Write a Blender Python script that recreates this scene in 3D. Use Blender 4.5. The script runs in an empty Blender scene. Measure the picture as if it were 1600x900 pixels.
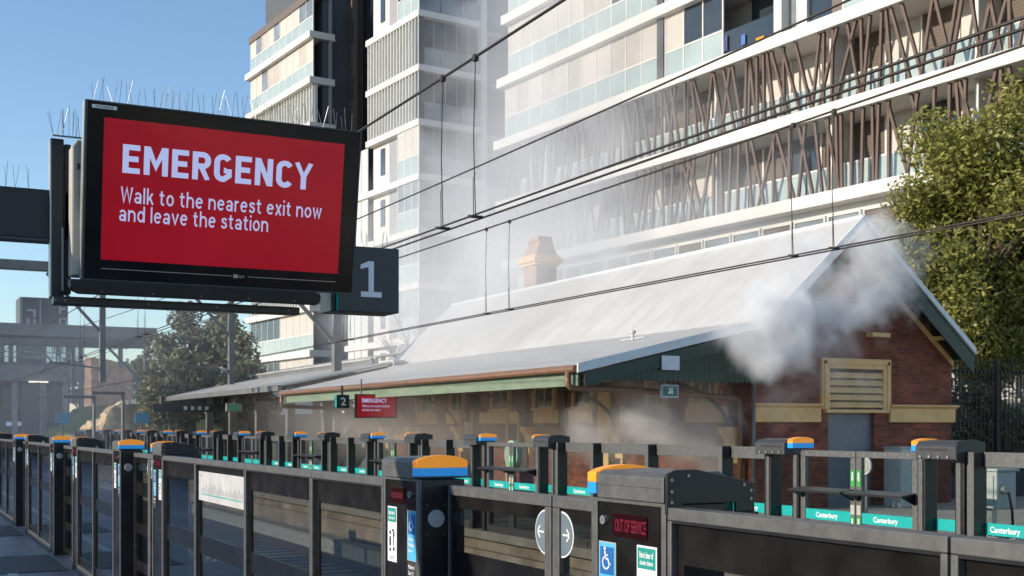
import bpy, bmesh, math, random
from mathutils import Vector, Matrix, Euler
R = random.Random(7)
S = bpy.context.scene
C = S.collection
rad = math.radians

# ------------------------------------------------------------------ camera
F, U0, V0 = 1890.0, -180.0, 667.0           # focal length, track vanishing point and horizon of the photograph (1600 x 900)
YAW = math.atan2(800 - U0, F)
EYE = 1.7
cd = bpy.data.cameras.new('camera')
cam = bpy.data.objects.new('camera', cd); C.objects.link(cam)
cam.location = (0, 0, EYE); cam.rotation_euler = (rad(90), 0, -YAW)
cd.sensor_width = 36; cd.lens = F / 1600 * 36
cd.shift_y = (V0 - 450) / 1600
cd.clip_start = .05; cd.clip_end = 3000
cd.dof.use_dof = True; cd.dof.focus_distance = 6.0; cd.dof.aperture_fstop = 9.0
S.camera = cam

# ------------------------------------------------------------------ sky and sun
SUN_EL, SUN_AZ = 17.0, 10.0                 # degrees; azimuth: 0 = from -X, turning towards +Y
w = bpy.data.worlds.new('World'); S.world = w; w.use_nodes = True
nt = w.node_tree; bg = nt.nodes['Background']
sky = nt.nodes.new('ShaderNodeTexSky'); sky.sky_type = 'NISHITA'; sky.sun_disc = False
sky.sun_elevation = rad(SUN_EL); sky.altitude = 30; sky.air_density = 1.0; sky.dust_density = .1; sky.ozone_density = 2.8
sd = Vector((-math.cos(rad(SUN_AZ)) * math.cos(rad(SUN_EL)), math.sin(rad(SUN_AZ)) * math.cos(rad(SUN_EL)), math.sin(rad(SUN_EL))))
sky.sun_rotation = math.atan2(sd.x, sd.y)
nt.links.new(sky.outputs[0], bg.inputs[0]); bg.inputs[1].default_value = .15
sl = bpy.data.lights.new('sun', 'SUN'); sl.energy = 3.7; sl.angle = rad(.5); sl.color = (1, .88, .72)
so = bpy.data.objects.new('sun', sl); C.objects.link(so)
so.rotation_euler = sd.to_track_quat('Z', 'Y').to_euler(); so.location = (-30, 10, 40)
vs = S.view_settings
vs.view_transform = 'Standard'; vs.look = 'None'; vs.gamma = 1; vs.exposure = .52; vs.use_curve_mapping = False
S.render.engine = 'CYCLES'
S.cycles.use_denoising = True
S.cycles.max_bounces = 8; S.cycles.transparent_max_bounces = 24; S.cycles.volume_bounces = 4
S.cycles.diffuse_bounces = 3; S.cycles.glossy_bounces = 3; S.cycles.transmission_bounces = 4
S.cycles.volume_step_rate = .4; S.cycles.volume_max_steps = 400
S.cycles.sample_clamp_indirect = 6
SMOKE = True

# ------------------------------------------------------------------ where things stand (survey of the place)
class View:
    def __init__(s, yaw): s.s, s.c = math.sin(yaw), math.cos(yaw)
    def Y(s, u, X):
        t = (u - 800) / F; return X * (s.c - s.s * t) / (s.s + s.c * t)
    def X(s, u, Y):
        t = (u - 800) / F; return Y * (s.s + s.c * t) / (s.c - s.s * t)
    def Z(s, v, X, Y): return EYE + (V0 - v) / F * (s.s * X + s.c * Y)
    def px(s, X, Y, z):
        q = s.s * X + s.c * Y; return 800 + F * (s.c * X - s.s * Y) / q, V0 - F * (z - EYE) / q
TR = View(YAW)                               # along the tracks
AP = View(math.atan2(800 + 400, F))          # along the apartment facade
APR = math.atan2(800 + 400, F) - YAW         # its turn against the tracks

# ------------------------------------------------------------------ materials
def mat(name, col, rough=.6, metal=0, var=.12, scale=6, bump=0, bscale=40, spec=.5, stretch=None, coat=0, emit=0):
    m = bpy.data.materials.new(name); m.use_nodes = True
    t = m.node_tree; L = t.links; b = t.nodes['Principled BSDF']
    b.inputs['Roughness'].default_value = rough; b.inputs['Metallic'].default_value = metal
    b.inputs['Specular IOR Level'].default_value = spec
    b.inputs['Coat Weight'].default_value = coat
    tc = t.nodes.new('ShaderNodeTexCoord'); mp = t.nodes.new('ShaderNodeMapping')
    L.new(tc.outputs['Object'], mp.inputs[0])
    if stretch: mp.inputs['Scale'].default_value = stretch
    n = t.nodes.new('ShaderNodeTexNoise'); n.inputs['Scale'].default_value = scale; n.inputs['Detail'].default_value = 6; n.inputs['Roughness'].default_value = .65
    L.new(mp.outputs[0], n.inputs[0])
    r = t.nodes.new('ShaderNodeValToRGB')
    r.color_ramp.elements[0].position = .3; r.color_ramp.elements[1].position = .7
    lo = [max(0, c * (1 - var)) for c in col]; hi = [min(1, c * (1 + var)) for c in col]
    r.color_ramp.elements[0].color = (*lo, 1); r.color_ramp.elements[1].color = (*hi, 1)
    L.new(n.outputs[0], r.inputs[0]); L.new(r.outputs[0], b.inputs['Base Color'])
    mr = t.nodes.new('ShaderNodeMapRange'); mr.inputs['To Min'].default_value = max(.02, rough - .1); mr.inputs['To Max'].default_value = min(1, rough + .12)
    L.new(n.outputs[0], mr.inputs[0]); L.new(mr.outputs[0], b.inputs['Roughness'])
    if bump:
        n2 = t.nodes.new('ShaderNodeTexNoise'); n2.inputs['Scale'].default_value = bscale; n2.inputs['Detail'].default_value = 4
        L.new(tc.outputs['Object'], n2.inputs[0])
        bp = t.nodes.new('ShaderNodeBump'); bp.inputs['Strength'].default_value = bump; bp.inputs['Distance'].default_value = .02
        L.new(n2.outputs[0], bp.inputs['Height']); L.new(bp.outputs[0], b.inputs['Normal'])
    if emit:
        b.inputs['Emission Color'].default_value = (*col, 1); b.inputs['Emission Strength'].default_value = emit
    return m

def brick_mat(name, c1, c2, mortar, sx=.23, sz=.076, ms=.012):
    m = bpy.data.materials.new(name); m.use_nodes = True
    t = m.node_tree; L = t.links; b = t.nodes['Principled BSDF']; b.inputs['Roughness'].default_value = .85
    tc = t.nodes.new('ShaderNodeTexCoord'); sp = t.nodes.new('ShaderNodeSeparateXYZ'); L.new(tc.outputs['Object'], sp.inputs[0])
    ad = t.nodes.new('ShaderNodeMath'); L.new(sp.outputs[0], ad.inputs[0]); L.new(sp.outputs[1], ad.inputs[1])
    cb = t.nodes.new('ShaderNodeCombineXYZ'); L.new(ad.outputs[0], cb.inputs[0]); L.new(sp.outputs[2], cb.inputs[1])
    br = t.nodes.new('ShaderNodeTexBrick'); L.new(cb.outputs[0], br.inputs['Vector'])
    br.inputs['Scale'].default_value = 1; br.inputs['Brick Width'].default_value = sx; br.inputs['Row Height'].default_value = sz
    br.inputs['Mortar Size'].default_value = ms; br.inputs['Mortar Smooth'].default_value = .3; br.inputs['Bias'].default_value = 0
    br.inputs['Color1'].default_value = (*c1, 1); br.inputs['Color2'].default_value = (*c2, 1); br.inputs['Mortar'].default_value = (*mortar, 1)
    n = t.nodes.new('ShaderNodeTexNoise'); n.inputs['Scale'].default_value = 1.6; n.inputs['Detail'].default_value = 6
    L.new(tc.outputs['Object'], n.inputs[0])
    mx = t.nodes.new('ShaderNodeMix'); mx.data_type = 'RGBA'; mx.blend_type = 'MULTIPLY'; mx.inputs[0].default_value = 1
    rp = t.nodes.new('ShaderNodeValToRGB'); rp.color_ramp.elements[0].position = .3; rp.color_ramp.elements[1].position = .7
    rp.color_ramp.elements[0].color = (.55, .5, .5, 1); rp.color_ramp.elements[1].color = (1.15, 1.1, 1.1, 1)
    L.new(n.outputs[0], rp.inputs[0])
    L.new(br.outputs[0], mx.inputs[6]); L.new(rp.outputs[0], mx.inputs[7]); L.new(mx.outputs[2], b.inputs['Base Color'])
    bp = t.nodes.new('ShaderNodeBump'); bp.inputs['Strength'].default_value = .5; bp.inputs['Distance'].default_value = .01; bp.invert = True
    L.new(br.outputs['Fac'], bp.inputs['Height']); L.new(bp.outputs[0], b.inputs['Normal'])
    return m

def glass_mat(name, tint, refl=1.0, rough=.015, ior=1.5):
    m = bpy.data.materials.new(name); m.use_nodes = True
    t = m.node_tree; L = t.links; t.nodes.remove(t.nodes['Principled BSDF'])
    o = t.nodes['Material Output']
    tr = t.nodes.new('ShaderNodeBsdfTransparent'); tr.inputs[0].default_value = (*tint, 1)
    gl = t.nodes.new('ShaderNodeBsdfGlossy'); gl.inputs['Roughness'].default_value = rough; gl.inputs[0].default_value = (refl, refl, refl, 1)
    fr = t.nodes.new('ShaderNodeLayerWeight'); fr.inputs['Blend'].default_value = .5
    pw = t.nodes.new('ShaderNodeMath'); pw.operation = 'POWER'; pw.inputs[1].default_value = 5; L.new(fr.outputs['Facing'], pw.inputs[0])
    fa = t.nodes.new('ShaderNodeMath'); fa.operation = 'MULTIPLY_ADD'; r0 = ((ior - 1) / (ior + 1)) ** 2
    fa.inputs[1].default_value = 1 - r0; fa.inputs[2].default_value = r0; L.new(pw.outputs[0], fa.inputs[0])
    n = t.nodes.new('ShaderNodeTexNoise'); n.inputs['Scale'].default_value = 3; n.inputs['Detail'].default_value = 5
    tc = t.nodes.new('ShaderNodeTexCoord'); L.new(tc.outputs['Object'], n.inputs[0])
    mr = t.nodes.new('ShaderNodeMapRange'); mr.inputs['To Min'].default_value = rough; mr.inputs['To Max'].default_value = rough + .05
    L.new(n.outputs[0], mr.inputs[0]); L.new(mr.outputs[0], gl.inputs['Roughness'])
    mx = t.nodes.new('ShaderNodeMixShader')
    L.new(fa.outputs[0], mx.inputs[0]); L.new(tr.outputs[0], mx.inputs[1]); L.new(gl.outputs[0], mx.inputs[2]); L.new(mx.outputs[0], o.inputs[0])
    return m

def sheet_mat(name, col, rough, per, axis='Y', strength=.5, metal=0, var=.1):
    """corrugated or boarded sheet: ribs repeat along one object axis"""
    m = mat(name, col, rough, metal, var, 1.2, stretch=(1, 1, 1))
    t = m.node_tree; L = t.links; b = t.nodes['Principled BSDF']
    tc = t.nodes.new('ShaderNodeTexCoord')
    wv = t.nodes.new('ShaderNodeTexWave'); wv.bands_direction = axis; wv.inputs['Scale'].default_value = 2 * math.pi / per / 20
    L.new(tc.outputs['Object'], wv.inputs[0])
    bp = t.nodes.new('ShaderNodeBump'); bp.inputs['Strength'].default_value = strength; bp.inputs['Distance'].default_value = .02
    L.new(wv.outputs[1], bp.inputs['Height']); L.new(bp.outputs[0], b.inputs['Normal'])
    return m

M = dict(
    black=mat('black_powdercoat', (.012, .012, .013), .38, var=.4, scale=14),
    gloss=mat('black_gloss', (.006, .006, .007), .12, var=.2, scale=4),
    frit=mat('black_frit', (.011, .010, .009), .24, var=.5, scale=5, bump=.03, bscale=9),
    grey=mat('grey_powdercoat', (.12, .119, .114), .45, var=.2, scale=22, metal=.25),
    greyd=mat('dark_grey_powdercoat', (.05, .05, .052), .45, var=.15, scale=12),
    steel=mat('steel', (.3, .3, .3), .45, .8, .15, 20),
    orange=mat('orange_cap', (.9, .3, .015), .35, var=.03, scale=10, emit=.3),
    blue=mat('blue_cap', (.015, .27, .68), .35, var=.03, scale=10, emit=.25),
    lblue=mat('sticker_light_blue', (.08, .42, .65), .5, var=.04),
    dblue=mat('sticker_blue', (.01, .12, .38), .5, var=.04),
    green=mat('sticker_green', (.005, .27, .22), .5, var=.05),
    teal=mat('teal_band', (.0, .36, .33), .45, var=.06),
    white=mat('white_print', (.8, .8, .8), .5, var=.05),
    ink=mat('black_print', (.02, .02, .02), .6),
    led=mat('led_red', (.2, .008, .025), .4, var=0, emit=.15),
    leddark=mat('led_window', (.02, .004, .006), .15, var=.1),
    navy=mat('navy_face', (.008, .0085, .011), .4, var=.15),
    red=mat('screen_red', (.24, .0, .008), .2, var=.04, scale=1.5, emit=.8),
    lilac=mat('screen_text', (.33, .36, .55), .3, var=0, emit=.68),
    silver=mat('silver_trim', (.45, .44, .42), .35, .6, .1, 20),
    cream=mat('cream_paint', (.70, .44, .18), .6, var=.16, scale=3),
    casing=mat('beige_casing', (.4, .38, .33), .6, var=.1),
    brick=brick_mat('red_brick', (.33, .08, .04), (.16, .035, .018), (.15, .09, .065), .23, .08, .014),
    brickl=brick_mat('tan_brick', (.46, .29, .2), (.36, .22, .15), (.42, .33, .26)),
    roof=sheet_mat('corrugated_roof', (.48, .47, .455), .5, .076 * 3, 'Y', .07, .0, .08),
    roofold=sheet_mat('old_corrugated_roof', (.4, .39, .36), .55, .25, 'Y', .3, .0, .22),
    dgreen=mat('dark_green_paint', (.018, .04, .03), .5, var=.2, scale=5),
    lgreen=mat('pale_green_paint', (.16, .21, .145), .55, var=.22, scale=1.5, stretch=(1, 1, 4)),
    brown=mat('brown_gutter', (.2, .105, .06), .45, var=.2, scale=5),
    dbrown=mat('dark_brown_paint', (.06, .035, .022), .5, var=.2),
    flash=mat('white_flashing', (.6, .63, .66), .45, var=.1),
    doorgrey=mat('grey_door', (.16, .17, .19), .5, var=.08),
    pane=mat('dark_pane', (.02, .022, .025), .06, var=.2, spec=.6),
    concrete=mat('concrete', (.33, .31, .27), .85, var=.3, scale=3, bump=.3, bscale=30),
    stone=brick_mat('sandstone_blocks', (.5, .45, .36), (.36, .32, .25), (.16, .14, .11), .9, .36, .012),
    rock=mat('sandstone_rock', (.6, .44, .27), .9, var=.4, scale=1.5, bump=.8, bscale=6),
    ballast=mat('ballast', (.2, .17, .14), .95, var=.6, scale=18, bump=1, bscale=30),
    rail=mat('rail_steel', (.2, .13, .09), .4, .8, .3, 8),
    paving=None,
    asphalt=mat('asphalt', (.05, .05, .052), .9, var=.3, scale=12, bump=.3),
    ground=mat('ground', (.12, .11, .08), .95, var=.4, scale=.6),
    wall_white=mat('white_render', (.62, .60, .57), .65, var=.06, scale=1),
    slab_white=mat('white_slab_edge', (.70, .665, .615), .6, var=.07, scale=.8, stretch=(1, .2, 3)),
    screen_cream=mat('cream_screen', (.53, .485, .435), .6, var=.03, scale=.4),
    screen_grey=mat('louvred_screen', (.5, .46, .41), .6, var=.05),
    louvre=sheet_mat('brown_louvre', (.13, .1, .08), .6, .11, 'Z', 1.0),
    fin=mat('pale_fin', (.6, .6, .57), .55, var=.06),
    tgreen=mat('tinted_balustrade', (.36, .43, .42), .12, var=.12, scale=.7, spec=.7),
    darkglass=mat('dark_window', (.035, .045, .055), .07, var=.3, scale=.5, spec=.7),
    midglass=mat('curtained_window', (.2, .22, .23), .1, var=.35, scale=.6, spec=.7),
    batten=mat('brown_batten', (.095, .055, .04), .6, var=.25, scale=2, stretch=(1, 1, .2)),
    darkface=mat('dark_cladding', (.075, .08, .09), .6, var=.1, scale=.5),
    midface=mat('grey_cladding', (.28, .28, .29), .6, var=.1, scale=.5),
    brownpier=mat('brown_pier', (.13, .1, .085), .6, var=.1),
    soffit=mat('soffit', (.6, .58, .54), .7, var=.05),
    mast=mat('mast_grey', (.17, .17, .17), .5, .3, .2, 3),
    wire=mat('copper_wire', (.05, .04, .033), .5, .6, .2, 30),
    porcelain=mat('insulator', (.5, .48, .45), .3, var=.1),
    bark=mat('bark', (.09, .07, .05), .9, var=.4, scale=8, stretch=(1, 1, .2), bump=.6),
    fence=mat('black_fence', (.009, .01, .013), .5, var=.2),
    glass=glass_mat('clear_glass', (.86, .9, .88), .9),
    dglass=glass_mat('tinted_glass', (.56, .57, .55), 1.0, .012, 1.6),
    plastic=mat('pale_cabinet', (.42, .43, .42), .55, var=.1),
)

def paving_mat():
    m = brick_mat('platform_paving', (.17, .18, .2), (.2, .21, .235), (.09, .09, .1), 1.2, .6, .008)
    t = m.node_tree; b = t.nodes['Principled BSDF']; b.inputs['Roughness'].default_value = .45
    cb = [n for n in t.nodes if n.type == 'COMBXYZ'][0]; sp = [n for n in t.nodes if n.type == 'SEPXYZ'][0]
    for l in list(cb.inputs[0].links) + list(cb.inputs[1].links): t.links.remove(l)
    t.links.new(sp.outputs[1], cb.inputs[0]); t.links.new(sp.outputs[0], cb.inputs[1])
    return m
M['paving'] = paving_mat()
def uneven_glow(m, lo, hi):
    """backlight that is a little uneven over the panel"""
    t = m.node_tree; b = t.nodes['Principled BSDF']; r = [n for n in t.nodes if n.type == 'VALTORGB'][0]
    n = r.inputs[0].links[0].from_node; mr = t.nodes.new('ShaderNodeMapRange'); mr.inputs['From Min'].default_value = .3; mr.inputs['From Max'].default_value = .7
    mr.inputs['To Min'].default_value = lo; mr.inputs['To Max'].default_value = hi
    t.links.new(n.outputs[0], mr.inputs[0]); t.links.new(mr.outputs[0], b.inputs['Emission Strength']); b.inputs['Coat Weight'].default_value = .15; b.inputs['Coat Roughness'].default_value = .04
uneven_glow(M['red'], .42, .60)


def leaf_mat(name, c1, c2):
    m = bpy.data.materials.new(name); m.use_nodes = True
    t = m.node_tree; L = t.links; b = t.nodes['Principled BSDF']; b.inputs['Roughness'].default_value = .5
    gi = t.nodes.new('ShaderNodeNewGeometry'); r = t.nodes.new('ShaderNodeValToRGB')
    r.color_ramp.elements[0].color = (*c1, 1); r.color_ramp.elements[1].color = (*c2, 1)
    L.new(gi.outputs['Random Per Island'], r.inputs[0]); L.new(r.outputs[0], b.inputs['Base Color'])
    tl = t.nodes.new('ShaderNodeBsdfTranslucent'); L.new(r.outputs[0], tl.inputs[0])
    mx = t.nodes.new('ShaderNodeMixShader'); mx.inputs[0].default_value = .3
    L.new(b.outputs[0], mx.inputs[1]); L.new(tl.outputs[0], mx.inputs[2]); L.new(mx.outputs[0], t.nodes['Material Output'].inputs[0])
    return m
M['louvpale'] = sheet_mat('pale_louvre', (.47, .43, .385), .6, .09, 'Z', .7)
M['leaf'] = leaf_mat('olive_leaf', (.12, .14, .028), (.36, .34, .085))
M['leafd'] = leaf_mat('dark_leaf', (.11, .12, .07), (.27, .26, .14))
M['leafg'] = leaf_mat('green_leaf', (.06, .1, .02), (.15, .18, .05))

# ------------------------------------------------------------------ mesh building
class MB:
    def __init__(s): s.v = []; s.f = []
    def add(s, vs, fs):
        n = len(s.v); s.v += [tuple(q) for q in vs]; s.f += [tuple(i + n for i in g) for g in fs]; return s
    def box(s, x0, y0, z0, x1, y1, z1):
        x0, x1 = min(x0, x1), max(x0, x1); y0, y1 = min(y0, y1), max(y0, y1); z0, z1 = min(z0, z1), max(z0, z1)
        return s.add([(x0, y0, z0), (x1, y0, z0), (x1, y1, z0), (x0, y1, z0), (x0, y0, z1), (x1, y0, z1), (x1, y1, z1), (x0, y1, z1)],
                     [(3, 2, 1, 0), (4, 5, 6, 7), (0, 1, 5, 4), (1, 2, 6, 5), (2, 3, 7, 6), (3, 0, 4, 7)])
    def prism(s, poly, axis, a, b):
        """poly: 2D outline in the two other axes (x: y,z / y: x,z / z: x,y), swept from a to b"""
        def p(q, t): return {'x': (t, q[0], q[1]), 'y': (q[0], t, q[1]), 'z': (q[0], q[1], t)}[axis]
        n = len(poly)
        vs = [p(q, a) for q in poly] + [p(q, b) for q in poly]
        fs = [tuple(range(n))[::-1], tuple(range(n, 2 * n))] + [(i, (i + 1) % n, n + (i + 1) % n, n + i) for i in range(n)]
        return s.add(vs, fs)
    def tube(s, pts, r, n=8, cap=True):
        pts = [Vector(p) for p in pts]; rs = r if isinstance(r, (list, tuple)) else [r] * len(pts)
        vs, fs = [], []
        for i, p in enumerate(pts):
            d = (pts[min(i + 1, len(pts) - 1)] - pts[max(i - 1, 0)]).normalized()
            up = Vector((0, 0, 1)) if abs(d.z) < .95 else Vector((1, 0, 0))
            a = d.cross(up).normalized(); b = a.cross(d)
            for k in range(n):
                t = 2 * math.pi * (k + .5) / n; vs.append(p + (a * math.cos(t) + b * math.sin(t)) * rs[i])
        for i in range(len(pts) - 1):
            for k in range(n):
                fs.append((i * n + k, i * n + (k + 1) % n, (i + 1) * n + (k + 1) % n, (i + 1) * n + k))
        if cap: fs += [tuple(range(n))[::-1], tuple(range((len(pts) - 1) * n, len(pts) * n))]
        return s.add(vs, fs)
    def cyl(s, p, axis, r, h, n=20):
        d = {'x': (1, 0, 0), 'y': (0, 1, 0), 'z': (0, 0, 1)}[axis]
        return s.tube([p, Vector(p) + Vector(d) * h], r, n)
    def bar(s, p, q, wd, hd=None):
        """square bar between two points"""
        hd = hd or wd; p, q = Vector(p), Vector(q); d = (q - p).normalized()
        up = Vector((0, 0, 1)) if abs(d.z) < .95 else Vector((0, 1, 0))
        a = d.cross(up).normalized() * wd / 2; b = a.cross(d).normalized() * hd / 2
        vs = [p - a - b, p + a - b, p + a + b, p - a + b, q - a - b, q + a - b, q + a + b, q - a + b]
        return s.add(vs, [(3, 2, 1, 0), (4, 5, 6, 7), (0, 1, 5, 4), (1, 2, 6, 5), (2, 3, 7, 6), (3, 0, 4, 7)])
    def build(s, name, m, parent=None, bevel=0, smooth=False, loc=None):
        me = bpy.data.meshes.new(name); me.from_pydata(s.v, [], s.f)
        bm = bmesh.new(); bm.from_mesh(me); bmesh.ops.recalc_face_normals(bm, faces=bm.faces); bm.to_mesh(me); bm.free()
        me.materials.append(m)
        o = bpy.data.objects.new(name, me); C.objects.link(o)
        if smooth: me.polygons.foreach_set('use_smooth', [True] * len(me.polygons))
        if bevel:
            bv = o.modifiers.new('bevel', 'BEVEL'); bv.width = bevel; bv.segments = 2; bv.limit_method = 'ANGLE'; bv.angle_limit = rad(40)
        if parent is not None: o.parent = parent
        if loc: o.location = loc
        return o

def tag(o, label=None, cat=None, group=None, kind=None):
    if label: o['label'] = label
    if cat: o['category'] = cat
    if group: o['group'] = group
    if kind: o['kind'] = kind
    return o
def thing(name, label, cat, loc=(0, 0, 0), group=None, rz=0):
    o = bpy.data.objects.new(name, None); C.objects.link(o); o.empty_display_size = .2
    o.location = loc; o.rotation_euler = (0, 0, rz)
    o['kind'] = 'thing'
    return tag(o, label, cat, group)
def box(name, m, parent, x0, y0, z0, x1, y1, z1, bevel=0): return MB().box(x0, y0, z0, x1, y1, z1).build(name, m, parent, bevel)
KIDS = {}
def children(o): return list(o.children)
def copy_tree(o, parent=None):
    c = o.copy(); C.objects.link(c); c.parent = parent
    for ch in children(o): copy_tree(ch, c)
    return c

def text(name, body, size, m, parent, loc, face='-y', bold=0, sx=1, depth=.0015, align='LEFT', spacing=1, line=1):
    cu = bpy.data.curves.new(name, 'FONT'); cu.body = body; cu.size = size; cu.offset = bold * size; cu.extrude = depth / 2
    cu.align_x = align; cu.space_character = spacing; cu.space_line = line; cu.resolution_u = 3
    o = bpy.data.objects.new(name, cu); C.objects.link(o)
    bpy.context.view_layer.update()
    me = bpy.data.meshes.new_from_object(o.evaluated_get(bpy.context.evaluated_depsgraph_get()))
    bpy.data.objects.remove(o)
    rot = {'-y': Euler((rad(90), 0, 0)), '-x': Euler((rad(90), 0, rad(-90)))}[face].to_matrix().to_4x4()
    me.transform(Matrix.Translation(loc) @ rot @ Matrix.Diagonal((sx, 1, 1, 1)))
    me.name = name; me.materials.clear(); me.materials.append(m)
    q = bpy.data.objects.new(name, me); C.objects.link(q); q.parent = parent
    return q
def fit(o, x0, x1, z0, z1, axis=0):
    """scale a lettering mesh so that its bounding box fills the given span (axis 0: along x, 1: along -y)"""
    vs = o.data.vertices
    a = [v.co[axis] for v in vs]; b = [v.co.z for v in vs]
    for v in vs:
        v.co[axis] = x0 + (v.co[axis] - min(a)) / (max(a) - min(a)) * (x1 - x0) if True else 0
        v.co.z = z0 + (v.co.z - min(b)) / (max(b) - min(b)) * (z1 - z0)
    return o
def fit_text(name, body, m, parent, x0, x1, z0, z1, plane, face='-y', bold=0, depth=.002, spacing=1):
    """one line of lettering filling the span, standing on the plane y = plane (face -y) or x = plane (face -x)"""
    o = text(name, body, 1, m, parent, (0, 0, 0), face, bold, spacing=spacing)
    ax = 0 if face == '-y' else 1; vs = o.data.vertices
    a = [v.co[ax] for v in vs]; b = [v.co.z for v in vs]; other = 1 - ax
    amin, amax, bmin, bmax = min(a), max(a), min(b), max(b)
    for v in vs:
        v.co[ax] = min(x0, x1) + (v.co[ax] - amin) / (amax - amin) * abs(x1 - x0)
        v.co.z = z0 + (v.co.z - bmin) / (bmax - bmin) * (z1 - z0)
        v.co[other] = plane + (depth / 2 if v.co[other] > 0 else -depth / 2)
    return o

# ================================================================== SETTING
gr = MB()
for (x0, y0, x1, y1) in [(-400, -200, 600, 1200)]: gr.box(x0, y0, -1.6, x1, y1, -1.3)
tag(gr.build('ground', M['ground']), kind='structure')
tag(box('track_bed', M['ballast'], None, 2.2, -40, -1.29, 8.9, 300, -1.12), kind='structure')
tag(box('near_platform', M['paving'], None, -14, -40, -1.29, 2.3, 130, 0), kind='structure')
fp = MB().box(8.96, -40, -1.29, 45, 130, 0)
tag(fp.build('far_platform', M['concrete']), kind='structure')
pf = MB().box(8.90, -40, -1.2, 8.955, 130, -.16)
tag(pf.build('far_platform_wall', M['stone']), kind='structure')
tag(box('far_platform_coping', M['concrete'], None, 8.72, -40, -.15, 8.957, 130, -.01, .01), kind='structure')
tag(box('near_platform_coping', M['concrete'], None, 2.303, -40, -.25, 2.36, 130, -.02), kind='structure')
sl_ = MB()
for k in range(200): sl_.box(2.45, -20 + k * .62, -1.118, 4.95, -20 + k * .62 + .23, -1.085).box(6.15, -20 + k * .62, -1.118, 8.65, -20 + k * .62 + .23, -1.085)
tag(sl_.build('sleepers', M['concrete']), kind='structure')
for xc in (3.7, 7.4):
    for dx in (-.75, .75):
        r = MB().box(xc + dx - .035, -40, -.96, xc + dx + .035, 300, -.92).box(xc + dx - .01, -40, -1.06, xc + dx + .01, 300, -.96).box(xc + dx - .07, -40, -1.084, xc + dx + .07, 300, -1.06)
        tag(r.build('rail', M['rail']), kind='structure')
trough = thing('cable_trough', 'pale concrete cable trough with a row of holes along the far platform wall', 'cable trough', (8.6, 0, -1.1))
box('trough_side', M['plastic'], trough, -.02, -30, .0, .02, 90, .34, .01)
box('trough_lid', M['concrete'], trough, -.05, -30, .342, .24, 90, .38, .01)
hl = MB()
for k in range(220): hl.box(-.0225, -20 + k * .42, .17, -.0205, -20 + k * .42 + .05, .21)
hl.build('trough_holes', M['ink'], trough)
# platform floor markings
tag(MB().box(1.25, -40, .0, 1.36, 130, .004).build('platform_edge_line', mat('pale_strip', (.5, .5, .5), .6)), kind='structure')
tag(MB().box(-1.2, -40, .0, -.9, 130, .004).build('platform_paving_strip', mat('pale_paver', (.34, .35, .36), .6)), kind='structure')
for (y0, y1) in ((3.0, 4.9), (10.2, 12.0), (15.1, 17.1), (20.3, 22.4)):
    tag(MB().box(.75, y0, .0045, 1.93, y1, .008).build('door_paving', mat('dark_paver', (.035, .035, .038), .6, var=.2)), kind='structure')
# unseen wall behind the near platform, added to shade its paving
bw = thing('shade_wall', 'long low unseen brick wall added to shade the near platform', 'wall', (-5.5, 30, 0))
MB().box(-.15, -55, 0, .15, 90, 2.25).build('brickwork', M['brick'], bw)
MB().box(-.2, -55, 2.25, .2, 90, 2.33).build('coping', M['concrete'], bw)

# ================================================================== DISPLAY SCREEN ON ITS BEAM
TY = 5.05
tv = thing('display_screen', 'large black emergency display with a glowing red screen hanging from the dark beam', 'display screen', (1.275, TY, 2.64))
tv.rotation_euler = (rad(9.4), 0, 0)
tvx = lambda u: TR.X(u, TY) - 1.275
body = MB().box(-.571, 0, -.351, .571, .09, .351)
body.build('housing', M['gloss'], tv, .006)
bz = MB().box(-.574, -.004, -.354, -.566, .05, .354).box(.566, -.004, -.354, .574, .05, .354).box(-.566, -.004, .347, .566, .05, .354).box(-.566, -.004, -.354, .566, .05, -.347)
bz.build('bezel_trim', M['greyd'], tv)
box('side_trim', M['silver'], tv, -.578, .0, -.35, -.5745, .06, .35)
SX0, SX1, SZ0, SZ1 = -.503, .499, -.268, .292
box('screen', M['red'], tv, SX0, -.002, SZ0, SX1, -.0005, SZ1)
def stroke(pts, wd, closed=False):
    """outline of a thick mitred stroke (2D)"""
    n = len(pts); L_, R_ = [], []
    for i, p in enumerate(pts):
        p = Vector(p); d0 = (p - Vector(pts[i - 1])).normalized() if i > 0 else None; d1 = (Vector(pts[i + 1]) - p).normalized() if i < n - 1 else None
        if d0 is None: d0 = d1
        if d1 is None: d1 = d0
        nn = Vector((-(d0 + d1).y, (d0 + d1).x)).normalized(); k = wd / 2 / max(.5, nn.dot(Vector((-d0.y, d0.x))))
        L_.append(p + nn * k); R_.append(p - nn * k)
    return L_, R_
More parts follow.
